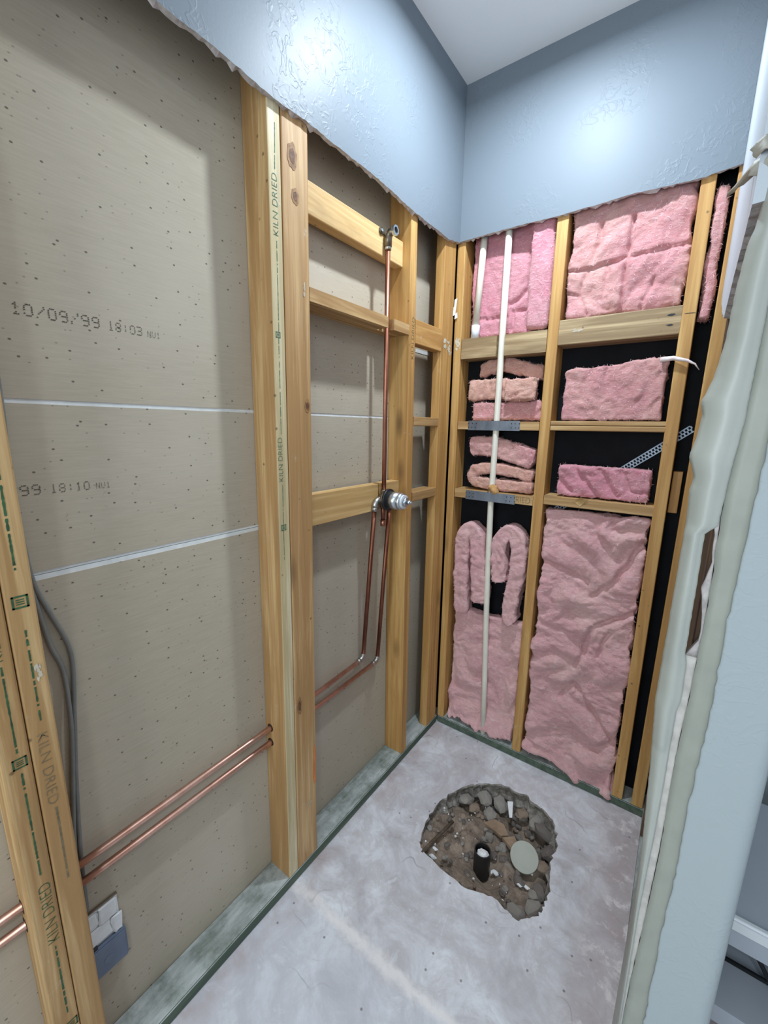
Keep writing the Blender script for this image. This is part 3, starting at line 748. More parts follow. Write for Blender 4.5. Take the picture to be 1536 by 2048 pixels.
tube('stem', [(.082, VY, VZ), (.096, VY, VZ)], .0075, CHROME, v_, 12)
tube('stem_screw', [(.096, VY, VZ), (.101, VY, VZ)], .0045, CHROME, v_, 10)
for s in (-1, 1):
    tube('inlet_elbow', arc((-.0215, VY, VZ), (-.0215, VY+s*.0465, VZ), (-.0235, VY+s*.0465, VZ-.05), 8, .022), .0122, BRASS if s > 0 else SOLDER, v_)
    tube('inlet_collar', [(-.0225, VY+s*.0465, VZ-.022), (-.0240, VY+s*.0465, VZ-.038)], .0108, SOLDER, v_)
    tube('inlet_port', [(-.0215, VY+s*.012, VZ), (-.0215, VY+s*.032, VZ)], .0122, BRASS, v_)
tube('shower_port', [(-.022, -.456, VZ+.012), (-.021, -.456, VZ+.034)], .0115, BRASS, v_)
tube('tub_stub', [(-.022, VY+.002, VZ-.010), (-.022, VY+.003, VZ-.085)], R_, DARKCU, v_)
tube('stub_cap', [(-.022, VY+.003, VZ-.078), (-.022, VY+.003, VZ-.100)], .0100, COPPER, v_)
tube('tub_port', [(-.022, VY+.002, VZ-.012), (-.022, VY+.002, VZ-.032)], .0118, BRASS, v_)
tag(v_, 'chrome and brass shower mixing valve with its bare cartridge', 'valve')

# ------------------------------------------------------------------ electric box and cables by the near pair of studs
t_ = empty('electrical_box', (-.07, -1.42, .21))
bm = bmesh.new(); add_box(bm, -.0885, -.0720, -1.470, -1.392, .212, .290); bmesh.ops.bevel(bm, geom=bm.edges[:], offset=.003, segments=2, affect='EDGES')
finish('plastic_body', bm, BLUEBOX, t_)
bm = bmesh.new(); add_box(bm, -.0885, -.0845, -1.470, -1.398, .288, .386); finish('cut_drywall_core', bm, WHITEP, t_)
rr = random.Random(8)
for (y0, y1, z0, z1, d) in ((-1.469, -1.440, .345, .380, .003), (-1.436, -1.402, .340, .383, .004), (-1.469, -1.418, .300, .337, .0035), (-1.415, -1.397, .293, .335, .005)):
    bm = bmesh.new(); add_box(bm, -.0850, -.0810+d-.003, y0, y1, z0, z1); bmesh.ops.bevel(bm, geom=bm.edges[:], offset=.0015, segments=1, affect='EDGES')
    for v in bm.verts: v.co += Vector((rr.uniform(-.0012, .0012), rr.uniform(-.004, .004), rr.uniform(-.004, .004)))
    finish('plaster_piece', bm, WHITEP, t_)
tube('knockout', [(-.0722, -1.432, .247), (-.0712, -1.432, .247)], .010, BLUEBOX, t_, 18)
bm = bmesh.new(); add_box(bm, -.0885, -.0770, -1.466, -1.448, .289, .300); finish('open_slot', bm, BLACKP, t_)
bm = bmesh.new(); add_box(bm, -.0885, -.0830, -1.472, -1.397, .386, .389); finish('torn_paper_lip', bm, TORNB, t_)
tag(t_, 'blue-grey plastic electrical box with white plaster above it', 'electrical box')
def cable(pts, label):
    P_ = [Vector(p) for p in pts]; out = []
    for i in range(len(P_)-1):
        p0, p1, p2, p3 = P_[max(i-1, 0)], P_[i], P_[i+1], P_[min(i+2, len(P_)-1)]
        for k in range(6):
            t = k/6; out.append(.5*((2*p1)+(-p0+p2)*t+(2*p0-5*p1+4*p2-p3)*t*t+(-p0+3*p1-3*p2+p3)*t**3))
    out.append(P_[-1])
    tag(tube('electric_cable', out, .0042, CABLE, None, 10), label, 'cable')
cx = -.0835
cable([(cx, -1.470, 2.3), (cx, -1.464, 1.9), (cx, -1.460, 1.60), (cx, -1.459, 1.482), (cx, -1.463, 1.349), (cx, -1.457, 1.176), (cx, -1.440, 1.100), (cx, -1.416, 1.000), (cx, -1.426, .862), (cx, -1.438, .730), (cx, -1.450, .55), (cx, -1.455, .40)], 'grey electrical cable bowing furthest out from the near left studs')
cable([(cx, -1.4675, 1.40), (cx, -1.4690, 1.25), (cx, -1.457, 1.128), (cx, -1.446, 1.033), (cx, -1.432, .968), (cx+.007, -1.434, .863), (cx+.006, -1.441, .775), (cx, -1.456, .60), (cx, -1.466, .44)], 'grey electrical cable running close along the near left studs')

# ------------------------------------------------------------------ insulation
def billow(p, f, s):
    a = .6+s*.37; c, d = math.cos(a), math.sin(a)
    x, y, z = p.x*c-p.z*d, p.y, p.x*d+p.z*c
    y, z = y*.8-z*.6, y*.6+z*.8
    n = noise.noise(Vector((x*f+s*3.1, y*f+s*1.7, z*f-s*2.3)))
    return math.sqrt(n*n+.006)-.05
def fluff(p, amp, freq, s):
    w_ = Vector((noise.noise(p*freq*.6+Vector((s, 0, 0))), noise.noise(p*freq*.6+Vector((0, s, 9))), noise.noise(p*freq*.6+Vector((5, 0, s)))))*(.75/freq)
    q = p+w_
    return amp*(1.35*billow(q, freq, s) - .38) + amp*.32*(billow(q, freq*2.3, s+4)-.25) + min(.0032, amp*.42)*noise.fractal(Vector((q.x*62+s, q.y*62, q.z*46)), .9, 2.1, 4)
def batt(label, x0, x1, y0, y1, z0, z1, mat, r=.016, amp=.012, freq=13, res=.006, seed=1, warp=None, fz=1.0, name='insulation_batt'):
    bm = bmesh.new(); D = (x1-x0, y1-y0, z1-z0); N_ = [max(3, int(d/res)) for d in D]; N_[1] = max(3, int(D[1]/(res*1.6)))
    V = {}; lo = Vector((x0, y0, z0)); hi = Vector((x1, y1, z1)); il = lo+Vector((r, r, r)); ih = hi-Vector((r, r, r))
    for a in range(3):
        if il[a] > ih[a]: il[a] = ih[a] = (lo[a]+hi[a])/2
    def vert(i, j, k):
        if (i, j, k) in V: return V[(i, j, k)]
        p = Vector((x0+D[0]*i/N_[0], y0+D[1]*j/N_[1], z0+D[2]*k/N_[2]))
        c = Vector([min(max(p[a], il[a]), ih[a]) for a in range(3)])
        n = (p-c); n = n.normalized() if n.length > 1e-9 else Vector((0, -1, 0))
        q = c+n*r
        q = q + n*fluff(Vector((q.x, q.y, q.z*fz)), amp, freq, seed)
        if warp: q = warp(q)
        V[(i, j, k)] = bm.verts.new(q); return V[(i, j, k)]
    def quad(f, A, B):
        for a in range(A):
            for b in range(B): bm.faces.new((f(a, b), f(a+1, b), f(a+1, b+1), f(a, b+1)))
    quad(lambda a, b: vert(a, 0, b), N_[0], N_[2]); quad(lambda a, b: vert(a, N_[1], b), N_[0], N_[2])
    quad(lambda a, b: vert(0, a, b), N_[1], N_[2]); quad(lambda a, b: vert(N_[0], a, b), N_[1], N_[2])
    quad(lambda a, b: vert(a, b, 0), N_[0], N_[1]); quad(lambda a, b: vert(a, b, N_[2]), N_[0], N_[1])
    return tag(finish(name, bm, mat, None, True), label, 'insulation', 'pink insulation pieces in the back wall')
def roll(label, path, thick, y0, y1, mat, amp=.006, freq=20, seed=1, step=.005, name='insulation_batt', ytilt=0.0):
    "a strip of batt following path in the x-z plane, its cut edge facing the room"
    P_ = [Vector((p[0], 0, p[1])) for p in path]; pts = []
    for i in range(len(P_)-1):
        p0, p1, p2, p3 = P_[max(i-1, 0)], P_[i], P_[i+1], P_[min(i+2, len(P_)-1)]
        L = (p2-p1).length; n = max(2, int(L/step))
        for k in range(n):
            t = k/n; pts.append(.5*((2*p1)+(-p0+p2)*t+(2*p0-5*p1+4*p2-p3)*t*t+(-p0+3*p1-3*p2+p3)*t**3))
    pts.append(P_[-1])
    prof = []; h = thick/2; dy = y1-y0; rr_ = min(.012, h*.8)
    def side(a, b, n): return [(a[0]+(b[0]-a[0])*k/n, a[1]+(b[1]-a[1])*k/n) for k in range(n)]
    nt, nd = max(4, int(thick/step)), max(5, int(dy/(step*2)))
    prof = side((-h, 0), (h, 0), nt)+side((h, 0), (h, dy), nd)+side((h, dy), (-h, dy), nt)+side((-h, dy), (-h, 0), nd)
    bm = bmesh.new(); rings = []
    for i, c in enumerate(pts):
        t = (pts[min(i+1, len(pts)-1)]-pts[max(i-1, 0)]).normalized(); nrm = Vector((t.z, 0, -t.x)); ring = []
        end = min(i, len(pts)-1-i)*step; sh = min(1, .55+.45*math.sqrt(min(1, end/.015)))
        for (u, d) in prof:
            cu = min(max(u, -h+rr_), h-rr_); cdv = min(max(d, rr_), dy-rr_); dv = Vector((u-cu, d-cdv))
            if dv.length > 1e-9: dv = dv.normalized()
            q = Vector((0, 0, 0)); uu = (cu+dv.x*rr_)*sh; dd = cdv+dv.y*rr_
            p = c+nrm*uu+Vector((0, y0+dd+ytilt*(c.z-pts[0].z), 0))
            out = nrm*dv.x+Vector((0, dv.y, 0))
            ring.append(bm.verts.new(p+out*fluff(p, amp, freq, seed)))
        rings.append(ring)
    n = len(prof)
    for a, b in zip(rings, rings[1:]):
        for k in range(n): bm.faces.new((a[k], a[(k+1) % n], b[(k+1) % n], b[k]))
    bm.faces.new(rings[0][::-1]); bm.faces.new(rings[-1])
    return tag(finish(name, bm, mat, None, True), label, 'insulation', 'pink insulation pieces in the back wall')

def creases(lines, ymid=.05):
    "pull the front of a batt back along compressed fold lines"
    L = [(Vector((a[0], a[1])), Vector((b[0], b[1])), d, w_) for a, b, d, w_ in lines]
    def f(q):
        if q.y > ymid: return q
        p = Vector((q.x+.010*noise.noise(Vector((q.x*18, q.z*18, 3))), q.z+.010*noise.noise(Vector((q.x*18, q.z*18, 8))))); dy = 0
        for a, b, d, w_ in L:
            ab = b-a; t = max(0, min(1, (p-a).dot(ab)/ab.length_squared)); r_ = (p-(a+ab*t)).length
            dy = max(dy, d*math.exp(-(r_/w_)**2))
        return Vector((q.x, q.y+dy, q.z))
    return f
FIB = plain('loose_glass_fibre', srgb(240, 200, 202), .9, 0, .04, 30, 0)
def fuzz(ob, n, seed, lmin=.005, lmax=.017, wid=.00045):
    "short curved loose fibres standing off the surface"
    me = ob.data; r_ = random.Random(seed); V = me.vertices; bm = bmesh.new(); o = WL_[ob.name]
    for k in range(n):
        v = V[r_.randrange(len(V))]
        if v.normal.y > .4: continue
        p = v.co+o; nn = v.normal
        t = Vector((r_.uniform(-1, 1), r_.uniform(-1, 1), r_.uniform(-1, 1))); t = (t-nn*t.dot(nn)).normalized()
        L = r_.uniform(lmin, lmax); s_ = nn.cross(t)*wid*r_.uniform(.5, 1.3); lift = r_.uniform(.15, .6)
        a = p-nn*.001; b = p+t*L*.55+nn*L*lift*.5; c = p+t*L+nn*L*lift*r_.uniform(-.1, .8)
        q = [bm.verts.new(x) for x in (a-s_, a+s_, b+s_, b-s_, c)]
        bm.faces.new(q[:4]); bm.faces.new((q[3], q[2], q[4]))
    if not bm.verts: return
    f = finish('loose_fibres', bm, FIB, ob); f['kind'] = 'stuff'
# upper left bay
batt('smooth bright pink batt behind the two white pipes, in the top left bay', .045, .305, .050, .086, 1.812, 2.30, ROSE, .012, .012, 9, .005, 2, warp=creases([((.285, 1.97), (.215, 1.925), .014, .008), ((.295, 1.90), (.235, 1.895), .012, .007), ((.225, 1.895), (.222, 1.83), .014, .007), ((.06, 1.885), (.20, 1.88), .010, .008), ((.28, 2.10), (.285, 1.83), .016, .008)], .068))
batt('narrow upright fold of pink batt beside the middle stud in the top left bay', .285, .372, .012, .044, 1.815, 2.30, ROSE, .020, .010, 9, .006, 5, fz=.4)
# second row left
batt('crumpled peach scrap on top of the upper stack behind the long pipe', .100, .366, .044, .083, 1.650, 1.712, PEACH, .014, .014, 16, .005, 7, warp=lambda q: Vector((q.x, q.y, q.z+.020*math.sin((q.x-.1)*17))))
batt('cut peach block sticking out in the middle of the upper stack', .062, .350, .030, .082, 1.556, 1.640, PEACH, .010, .008, 18, .005, 9, warp=lambda q: Vector((q.x, q.y-(.028 if q.x > .225 else -.004)*min(1, max(0, (q.x-.225)/.008)) if q.x > .225 else q.y, q.z+.040*(q.x-.1)-(.012 if q.x > .225 else 0)+.006)))
batt('pink scrap at the bottom of the upper stack, resting on the nail-plated block', .080, .374, .034, .084, 1.481, 1.556, PINK, .014, .010, 18, .005, 11)
# third row left
roll('pink folded strip sloping down over the roll in the lower stack', [(.088, 1.372), (.17, 1.374), (.27, 1.352), (.360, 1.330)], .084, .020, .086, PINK, .010, 15, 13)
roll('dusty peach strip folded double on the lower nail-plated block', [(.362, 1.262), (.27, 1.276), (.17, 1.282), (.118, 1.270), (.104, 1.246), (.118, 1.223), (.18, 1.216), (.27, 1.216), (.364, 1.214)], .050, .018, .086, PEACH, .009, 16, 17)
# lower left: two folded loops over a hanging sheet
roll('left of two folded pink loops hanging below the lower nail plate', [(.093, .612), (.084, .75), (.080, .90), (.086, .975), (.112, 1.008), (.142, .985), (.156, .92), (.166, .80), (.176, .680)], .068, .000, .080, DUSTY, .008, 18, 19)
roll('right of two folded pink loops, hanging between pipe and middle stud', [(.262, .800), (.252, .90), (.252, .975), (.285, 1.022), (.322, 1.005), (.336, .94), (.334, .85), (.318, .72), (.318, .655), (.338, .630)], .066, .000, .080, DUSTY, .008, 18, 23)
def lowsheet(q):
    k = max(0, min(1, (.16-q.z)/.13)); z = q.z
    if q.z < .12: z = q.z + .030*noise.noise(Vector((q.x*22, 3, 1))) + .012*noise.noise(Vector((q.x*70, 8, 1)))
    return Vector((q.x, q.y-.030*k if q.y < .05 else q.y, z))
batt('lower left pink sheet with a ragged foot hanging over the sill plate', .048, .376, .028, .084, .050, .622, DUSTY, .012, .020, 9, .005, 29, warp=lowsheet, fz=.8)
# top right bay
batt('large quilted pink batt filling the top right bay under the torn drywall', .424, .776, .022, .084, 1.835, 2.30, PINK, .016, .020, 9, .005, 31, warp=creases([((.612, 2.13), (.600, 1.84), .020, .007), ((.43, 1.995), (.505, 1.992), .016, .006), ((.505, 1.992), (.60, 2.010), .018, .007), ((.60, 2.005), (.775, 2.015), .014, .006), ((.485, 1.985), (.468, 1.90), .014, .007), ((.468, 1.90), (.500, 1.845), .012, .006), ((.545, 2.0), (.552, 1.92), .013, .006), ((.500, 2.02), (.522, 2.12), .014, .008), ((.425, 1.92), (.470, 1.905), .010, .006), ((.690, 1.93), (.665, 1.84), .009, .006)]))
# second row right
batt('box-shaped pink batt standing on the doubled shelf block', .452, .764, .002, .080, 1.481, 1.655, PINK, .008, .011, 14, .005, 37, warp=lambda q: Vector((q.x, q.y, q.z+(.030*(q.x-.45)/.3 if q.z > 1.57 else 0))))
tube('fibre_strand', [(.742, -.004, 1.672), (.775, -.012, 1.674), (.812, -.016, 1.664), (.833, -.016, 1.652), (.846, -.016, 1.634)], .003, TWINE, bpy.data.objects[[o.name for o in bpy.data.objects if o.get('label', '').startswith('box-shaped pink')][0]], 8, [.009, .007, .0045, .0025, .001])
# third row right
batt('small upright pink batt on the splintered block, below the steel brace', .458, .762, .010, .074, 1.201, 1.318, ROSE, .010, .009, 13, .005, 41, warp=creases([((.52, 1.31), (.60, 1.205), .014, .008), ((.60, 1.31), (.665, 1.215), .014, .008), ((.67, 1.315), (.70, 1.24), .012, .008), ((.70, 1.24), (.76, 1.235), .010, .006), ((.465, 1.26), (.51, 1.22), .012, .008)]))
# tall lower right
TC = creases([((.77, 1.06), (.70, .90), .024, .010), ((.70, .90), (.62, .82), .016, .010), ((.78, .80), (.64, .70), .020, .009), ((.64, .70), (.60, .52), .016, .010), ((.70, .70), (.67, .58), .014, .008), ((.60, .44), (.68, .34), .020, .010), ((.68, .34), (.77, .24), .018, .010), ((.43, .93), (.60, .88), .014, .010), ((.55, .36), (.60, .44), .012, .008)])
def tall(q):
    k = max(0, min(1, (.22-q.z)/.2)); z = q.z
    if q.z < .10: z = q.z + .022*noise.noise(Vector((q.x*16, 7, 2)))-.055*max(0, (q.x-.50)/.27)*(1 if q.y < .04 else 0)
    return Vector((q.x, q.y-.034*k*k if q.y < .05 else q.y, z))
batt('tall crumpled pink batt filling the lower right bay down to the floor', .424, .778, .012, .074, .062, 1.150, DUSTY, .014, .027, 8.0, .005, 43, warp=lambda q: tall(TC(q)), fz=1.35)
# narrow bay at the right
batt('narrow twisted pink wad stuffed beside the rightmost stud', .8205, .853, .008, .070, 1.780, 2.155, PINK, .014, .011, 16, .005, 47, warp=lambda q: Vector((q.x+.002*math.sin(q.z*38), q.y+.006*math.sin(q.z*27), q.z)), fz=.7)

for k_, o_ in enumerate([o for o in bpy.data.objects if o.get('category') == 'insulation']):
    ar = o_.dimensions.x*o_.dimensions.z
    fuzz(o_, int(500+ar*9000), 100+k_)
# diagonal perforated steel brace
t_ = empty('perforated_steel_brace', (.66, .08, 1.30))
pa, pb = Vector((.42, .0845, 1.106)), Vector((.852, .0845, 1.458)); dr = (pb-pa).normalized(); up_ = Vector((-dr.z, 0, dr.x))
bm = bmesh.new(); L = (pb-pa).length; nseg = int(L/.011); hw = .0125
def rowpt(s, u, y=0): return bm.verts.new(pa+dr*s+up_*u+Vector((0, y, 0)))
for side_ in (-1, 1):
    vv = [rowpt(0, side_*hw), rowpt(L, side_*hw), rowpt(L, side_*hw*.70), rowpt(0, side_*hw*.70)]; bm.faces.new(vv)
vv = [rowpt(0, -.0014), rowpt(L, -.0014), rowpt(L, .0014), rowpt(0, .0014)]; bm.faces.new(vv)
for i in range(nseg+1):
    s = i*.011
    for side_, sh in ((-1, 0), (1, .0055)):
        vv = [rowpt(s+sh, side_*hw*.12), rowpt(s+sh+.0045, side_*hw*.12), rowpt(s+sh+.0045, side_*hw*.72), rowpt(s+sh, side_*hw*.72)]; bm.faces.new(vv)
finish('perforated_strap', bm, GALV, t_)
bm = bmesh.new(); a = [rowpt(0, -hw), rowpt(L, -hw), rowpt(L, -hw, -.010), rowpt(0, -hw, -.010)]; bm.faces.new(a); finish('folded_flange', bm, GALV, t_)
tag(t_, 'perforated steel brace running diagonally behind the right insulation bay', 'brace')

# ------------------------------------------------------------------ hole contents
def inside_depth(x, y):
    # earth is shallow along the straight near-left edge, deep at the far right side
    d = (x-.283)*.06 + (y+.62)*.10
    pd = math.hypot(x-.452, y+.492)
    return -.022 - max(0, min(.075, d*1.5)) - .034*max(0, 1-(pd/.085)**2)
bm = bmesh.new(); G = 96; grid = {}
for i in range(G+1):
    for j in range(G+1):
        x = .19+.53*i/G; y = -.68+.56*j/G; p = Vector((x, y, 0))
        z = inside_depth(x, y)+.018*noise.fractal(p*13, 1, 2, 5)+.010*billow(p, 45, 2)-.004
        z = min(z, -.008)
        grid[i, j] = bm.verts.new((x, y, z))
for i in range(G):
    for j in range(G): bm.faces.new((grid[i, j], grid[i+1, j], grid[i+1, j+1], grid[i, j+1]))
dirt = finish('dirt_fill', bm, DIRT, None, True); tag(dirt, 'brown dirt and rubble in the broken hole of the floor', 'dirt')
from mathutils import geometry as MG
def in_hole(x, y):
    c = False; n = len(HO)
    for i in range(n):
        x1, y1 = HO[i]; x2, y2 = HO[(i+1) % n]
        if (y1 > y) != (y2 > y) and x < (x2-x1)*(y-y1)/(y2-y1)+x1: c = not c
    return c
rr = random.Random(12); stone_me = []
for k in range(9):
    bm = bmesh.new(); bmesh.ops.create_icosphere(bm, subdivisions=2, radius=1)
    sx, sy, sz = rr.uniform(.8, 1.25), rr.uniform(.7, 1.1), rr.uniform(.45, .8)
    for v in bm.verts: v.co = Vector((v.co.x*sx, v.co.y*sy, v.co.z*sz))*(1+.38*noise.noise(v.co*1.7+Vector((k*5, 0, 0))))
    me = bpy.data.meshes.new('rubble_stone'); bm.to_mesh(me); bm.free(); me.materials.append(STONE[k % 3]); stone_me.append(me)
cnt = 0
while cnt < 150:
    x, y = rr.uniform(.23, .67), rr.uniform(-.62, -.17)
    if not in_hole(x, y): continue
    if (Vector((x, y))-Vector((.45, -.485))).length < .042 or (Vector((x, y))-Vector((.565, -.385))).length < .05: continue
    far = (x-.28)*.5+(y+.62)*.8
    if rr.random() > .25+far*1.6: continue
    s = rr.choice((.006, .008, .010, .012, .015, .019)) * (1 if far > .25 else .6)
    o = bpy.data.objects.new('stone', rr.choice(stone_me)); C.objects.link(o); o.parent = dirt
    o.location = Vector((x, y, inside_depth(x, y)+.002+s*.15))-WL_[dirt.name]; o.scale = (s, s, s); o.rotation_euler = (rr.uniform(-.6, .6), rr.uniform(-.6, .6), rr.uniform(0, 6))
    cnt += 1
# larger broken concrete under the far rim
for (x, y, z, s) in ((.60, -.235, -.055, .034), (.635, -.30, -.06, .036), (.56, -.205, -.06, .034), (.625, -.36, -.065, .030), (.50, -.20, -.06, .030), (.36, -.235, -.045, .032), (.30, -.29, -.040, .030), (.42, -.215, -.055, .030), (.64, -.52, -.06, .03), (.60, -.57, -.05, .03), (.64, -.45, -.07, .028), (.34, -.30, -.05, .026), (.40, -.28, -.06, .026)):
    o = bpy.data.objects.new('stone', rr.choice(stone_me)); C.objects.link(o); o.parent = dirt
    o.location = Vector((x, y, z))-WL_[dirt.name]; o.scale = (s, s, s*.8); o.rotation_euler = (rr.uniform(-.4, .4), rr.uniform(-.4, .4), rr.uniform(0, 6))
# drain pipe
t_ = empty('drain_pipe', (.450, -.485, -.10)); bm = bmesh.new(); q = []; N_ = 28
for r_, z in ((.0285, -.13), (.0285, .002), (.0250, .002), (.0250, -.11)):
    q.append([bm.verts.new((.450+r_*math.cos(2*math.pi*k/N_), -.485+r_*math.sin(2*math.pi*k/N_), z)) for k in range(N_)])
for a, b in zip(q, q[1:]):
    for k in range(N_):
        f = bm.faces.new((a[k], a[(k+1) % N_], b[(k+1) % N_], b[k])); f.smooth = False
finish('pipe_wall', bm, ABS, t_)
bm = bmesh.new(); bmesh.ops.create_icosphere(bm, subdivisions=3, radius=.0205)
for v in bm.verts: v.co = Vector((v.co.x, v.co.y, v.co.z*.6))*(1+.22*noise.noise(v.co*110)) + Vector((.4525, -.490, -.012))
finish('paper_plug', bm, WHITEP, t_)
tag(t_, 'short black drain pipe stub plugged with white paper in the floor hole', 'pipe')
# grey round cap lying tilted
bm = bmesh.new(); n_ = Vector((.10, -.42, .90)).normalized(); u_ = n_.cross(Vector((0, 1, 0))).normalized(); v2 = n_.cross(u_); c0 = Vector((.567, -.385, -.040)); N_ = 36
tp_, bt_ = [], []
for k in range(N_):
    d = u_*math.cos(2*math.pi*k/N_)*.0475+v2*math.sin(2*math.pi*k/N_)*.0475
    tp_.append(bm.verts.new(c0+d)); bt_.append(bm.verts.new(c0+d-n_*.009))
bm.faces.new(tp_); bm.faces.new(bt_[::-1])
for k in range(N_): bm.faces.new((tp_[k], bt_[k], bt_[(k+1) % N_], tp_[(k+1) % N_]))
tag(finish('round_cap', bm, CAPGREY), 'flat round grey cap lying tilted on the rubble', 'cap')
def slab(name, pts, th, mat, label, cat, up=Vector((0, 0, 1))):
    bm = bmesh.new(); a = [bm.verts.new(p) for p in pts]; b = [bm.verts.new(Vector(p)-up*th) for p in pts]; n = len(a)
    bm.faces.new(a); bm.faces.new(b[::-1])
    for k in range(n): bm.faces.new((a[k], b[k], b[(k+1) % n], a[(k+1) % n]))
    return tag(finish(name, bm, mat), label, cat)
slab('stone_slab', [(.395, -.335, -.052), (.425, -.298, -.050), (.462, -.300, -.048), (.492, -.335, -.046), (.470, -.352, -.048)], .012, TAN, 'flat tan stone slab in the middle of the floor hole', 'stone')
slab('stone_slab', [(.496, -.340, -.045), (.512, -.326, -.045), (.540, -.352, -.046), (.522, -.378, -.047), (.476, -.356, -.047)], .012, TAN, 'flat tan stone slab next to the grey cap in the floor hole', 'stone')
slab('paper_strip', [(.446, -.222, -.018), (.465, -.210, -.018), (.483, -.270, -.030), (.474, -.276, -.030)], .0012, WHITEP, 'narrow white paper strip standing in the far side of the hole', 'paper')
tube('wood_stick', [(.281, -.617, -.004), (.290, -.55, -.010), (.300, -.49, -.016), (.308, -.43, -.022)], .006, plain('dark_rotten_wood', srgb(92, 78, 64), .9, 0, .25, 60, .6), None, 7); so = bpy.data.objects['wood_stick']; tag(so, 'dark wooden stick lying along the left rim of the hole', 'stick')
bm = bmesh.new(); rr = random.Random(31)
for i in range(60):
    while True:
        x, y = rr.uniform(.24, .66), rr.uniform(-.61, -.18)
        if in_hole(x, y): break
    s = rr.choice((.001, .0013, .0018, .0028)); z = inside_depth(x, y)+.012
    vv, _ = add_box(bm, x-s, x+s*rr.uniform(.5, 2), y-s, y+s*rr.uniform(.5, 1.5), z-s, z+s*.5)
    for v in vv: v.co += Vector((rr.uniform(-s, s), rr.uniform(-s, s), rr.uniform(-s, s)))*.4
cr = finish('plaster_crumbs', bm, WHITEP, dirt); cr['kind'] = 'stuff'
for (x, y, s) in ((.303, -.560, .012), (.312, -.592, .015), (.495, -.468, .016), (.58, -.47, .010), (.60, -.46, .012)):
    o = bpy.data.objects.new('plaster_chunk', stone_me[1].copy()); o.data.materials[0] = WHITEP; C.objects.link(o); o.parent = dirt
    o.location = Vector((x, y, inside_depth(x, y)+.008))-WL_[dirt.name]; o.scale = (s, s*.7, s*.6)

# ------------------------------------------------------------------ right side: end of the partition wall
NY = -1.0
gypR = [(1.90, .900), (1.57, .900), (1.486, .899), (1.403, .8945), (1.334, .8942), (1.248, .897), (1.184, .897), (1.119, .8958), (1.085, .8953), (1.0, .8926), (.827, .8934), (.684, .8903), (.552, .886), (.0, .884)]
grayR = [(1.9, .926), (1.435, .9243), (1.32, .9218), (1.212, .9188), (1.096, .9198), (1.0, .9178), (.899, .9153), (.803, .9163), (.716, .9136), (.498, .9128), (0, .912)]
rr = random.Random(77)
def vstrip(name, left, right, z0, z1, y, th, mat, parent, jl=0, jr=0, nx=4, step=.012, prof=None, matb=None):
    g = []; n = int((z1-z0)/step)
    for i in range(n+1):
        z = z0+(z1-z0)*i/n; xl = (interp(left, z) if isinstance(left, list) else left)+rr.uniform(-jl, jl); xr = (interp(right, z) if isinstance(right, list) else right)+rr.uniform(-jr, jr)
        g.append([(xl+(xr-xl)*k/nx, y+(prof(k/nx, z) if prof else 0), z) for k in range(nx+1)])
    return sheet(name, g, th, mat, parent, True, matb)
nib = empty('wall_right_end', (.93, -.99, 0)); tag(nib, 'end of the partition wall on the right with stripped corner and pale blue-grey paint', kind='structure')
def nose(u, z):
    # painted face with a bullnose on the far corner
    a = max(0, (u-.74)/.26); return -.0025+ (1-math.sqrt(max(0, 1-a*a)))*.022
vstrip('painted_face', grayR, .9915, 0, 2.69, NY, (0, .006, 0), NIBPAINT, nib, .0012, 0, 24, .012, nose)
vstrip('old_paint_band', gypR, [(z, x+.004) for z, x in grayR], 0, 2.69, NY+.0005, (0, .006, 0), OLDPAINT, nib, .0008, 0, 3)
gypL_low = [(1.1475, .8826), (1.081, .8857), (1.065, .8826), (.895, .883), (.7025, .8795), (.581, .8805), (.458, .8807), (.0, .879)]
vstrip('bare_gypsum_band', gypL_low, [(z, x-.0004) for z, x in gypR], 0, 1.149, NY+.001, (0, .008, 0), GYPWHITE, nib, .0009, .0003, 4)
vstrip('bare_gypsum_band', [(1.149, .8826), (1.176, .8953), (1.228, .8914), (1.248, .8877), (1.28, .8941), (1.34, .8893), (1.48, .895), (1.57, .8955)], [(z, x-.0003) for z, x in gypR], 1.149, 1.56, NY+.003, (0, .008, 0), GYPEDGE, nib, .0008, .0002, 3)
# corner bead, peeled and bowed off the corner
beadL = [(1.90, .8900), (1.72, .8816), (1.679, .8789), (1.658, .8739), (1.61, .8703), (1.556, .8689), (1.513, .8635), (1.493, .8575), (1.487, .8543), (1.469, .8583), (1.440, .8560), (1.4176, .8513), (1.395, .8590), (1.381, .8599), (1.379, .8575), (1.328, .8595), (1.2, .8588), (1.069, .8577), (.955, .8648), (.814, .8715), (.67, .8764), (.46, .8795), (0, .878)]
beadR = [(1.9, .9005), (1.57, .8999), (1.486, .8986), (1.464, .8986), (1.40, .8940), (1.334, .8913), (1.3265, .8905), (1.3255, .8797), (1.243, .8809), (1.1485, .8814), (1.14, .8845), (1.081, .8857), (1.065, .8826), (.895, .883), (.7025, .8803), (.581, .8812), (.458, .8814), (0, .880)]
def beadprof(u, z):
    amp = .010 if z > 1.0 else .006
    return -.004 - amp*math.sin(math.pi*min(1, u*1.05)) + (1-u)*.012
vstrip('corner_bead', beadL, beadR, 0, 1.92, NY, (.0012, .0015, 0), BEADP, nib, .0003, .0003, 10, .006, beadprof)
# return of the bead and the remaining drywall into the stall
g = []
for i in range(120):
    z = 1.28*i/119
    x = interp(beadL, z)
    g.append([(x+.0005, NY+.012, z), (x+.003, NY+.03, z), (.874, NY+.06, z)])
sheet('bead_flange', g, (.002, 0, 0), BEADP, nib)
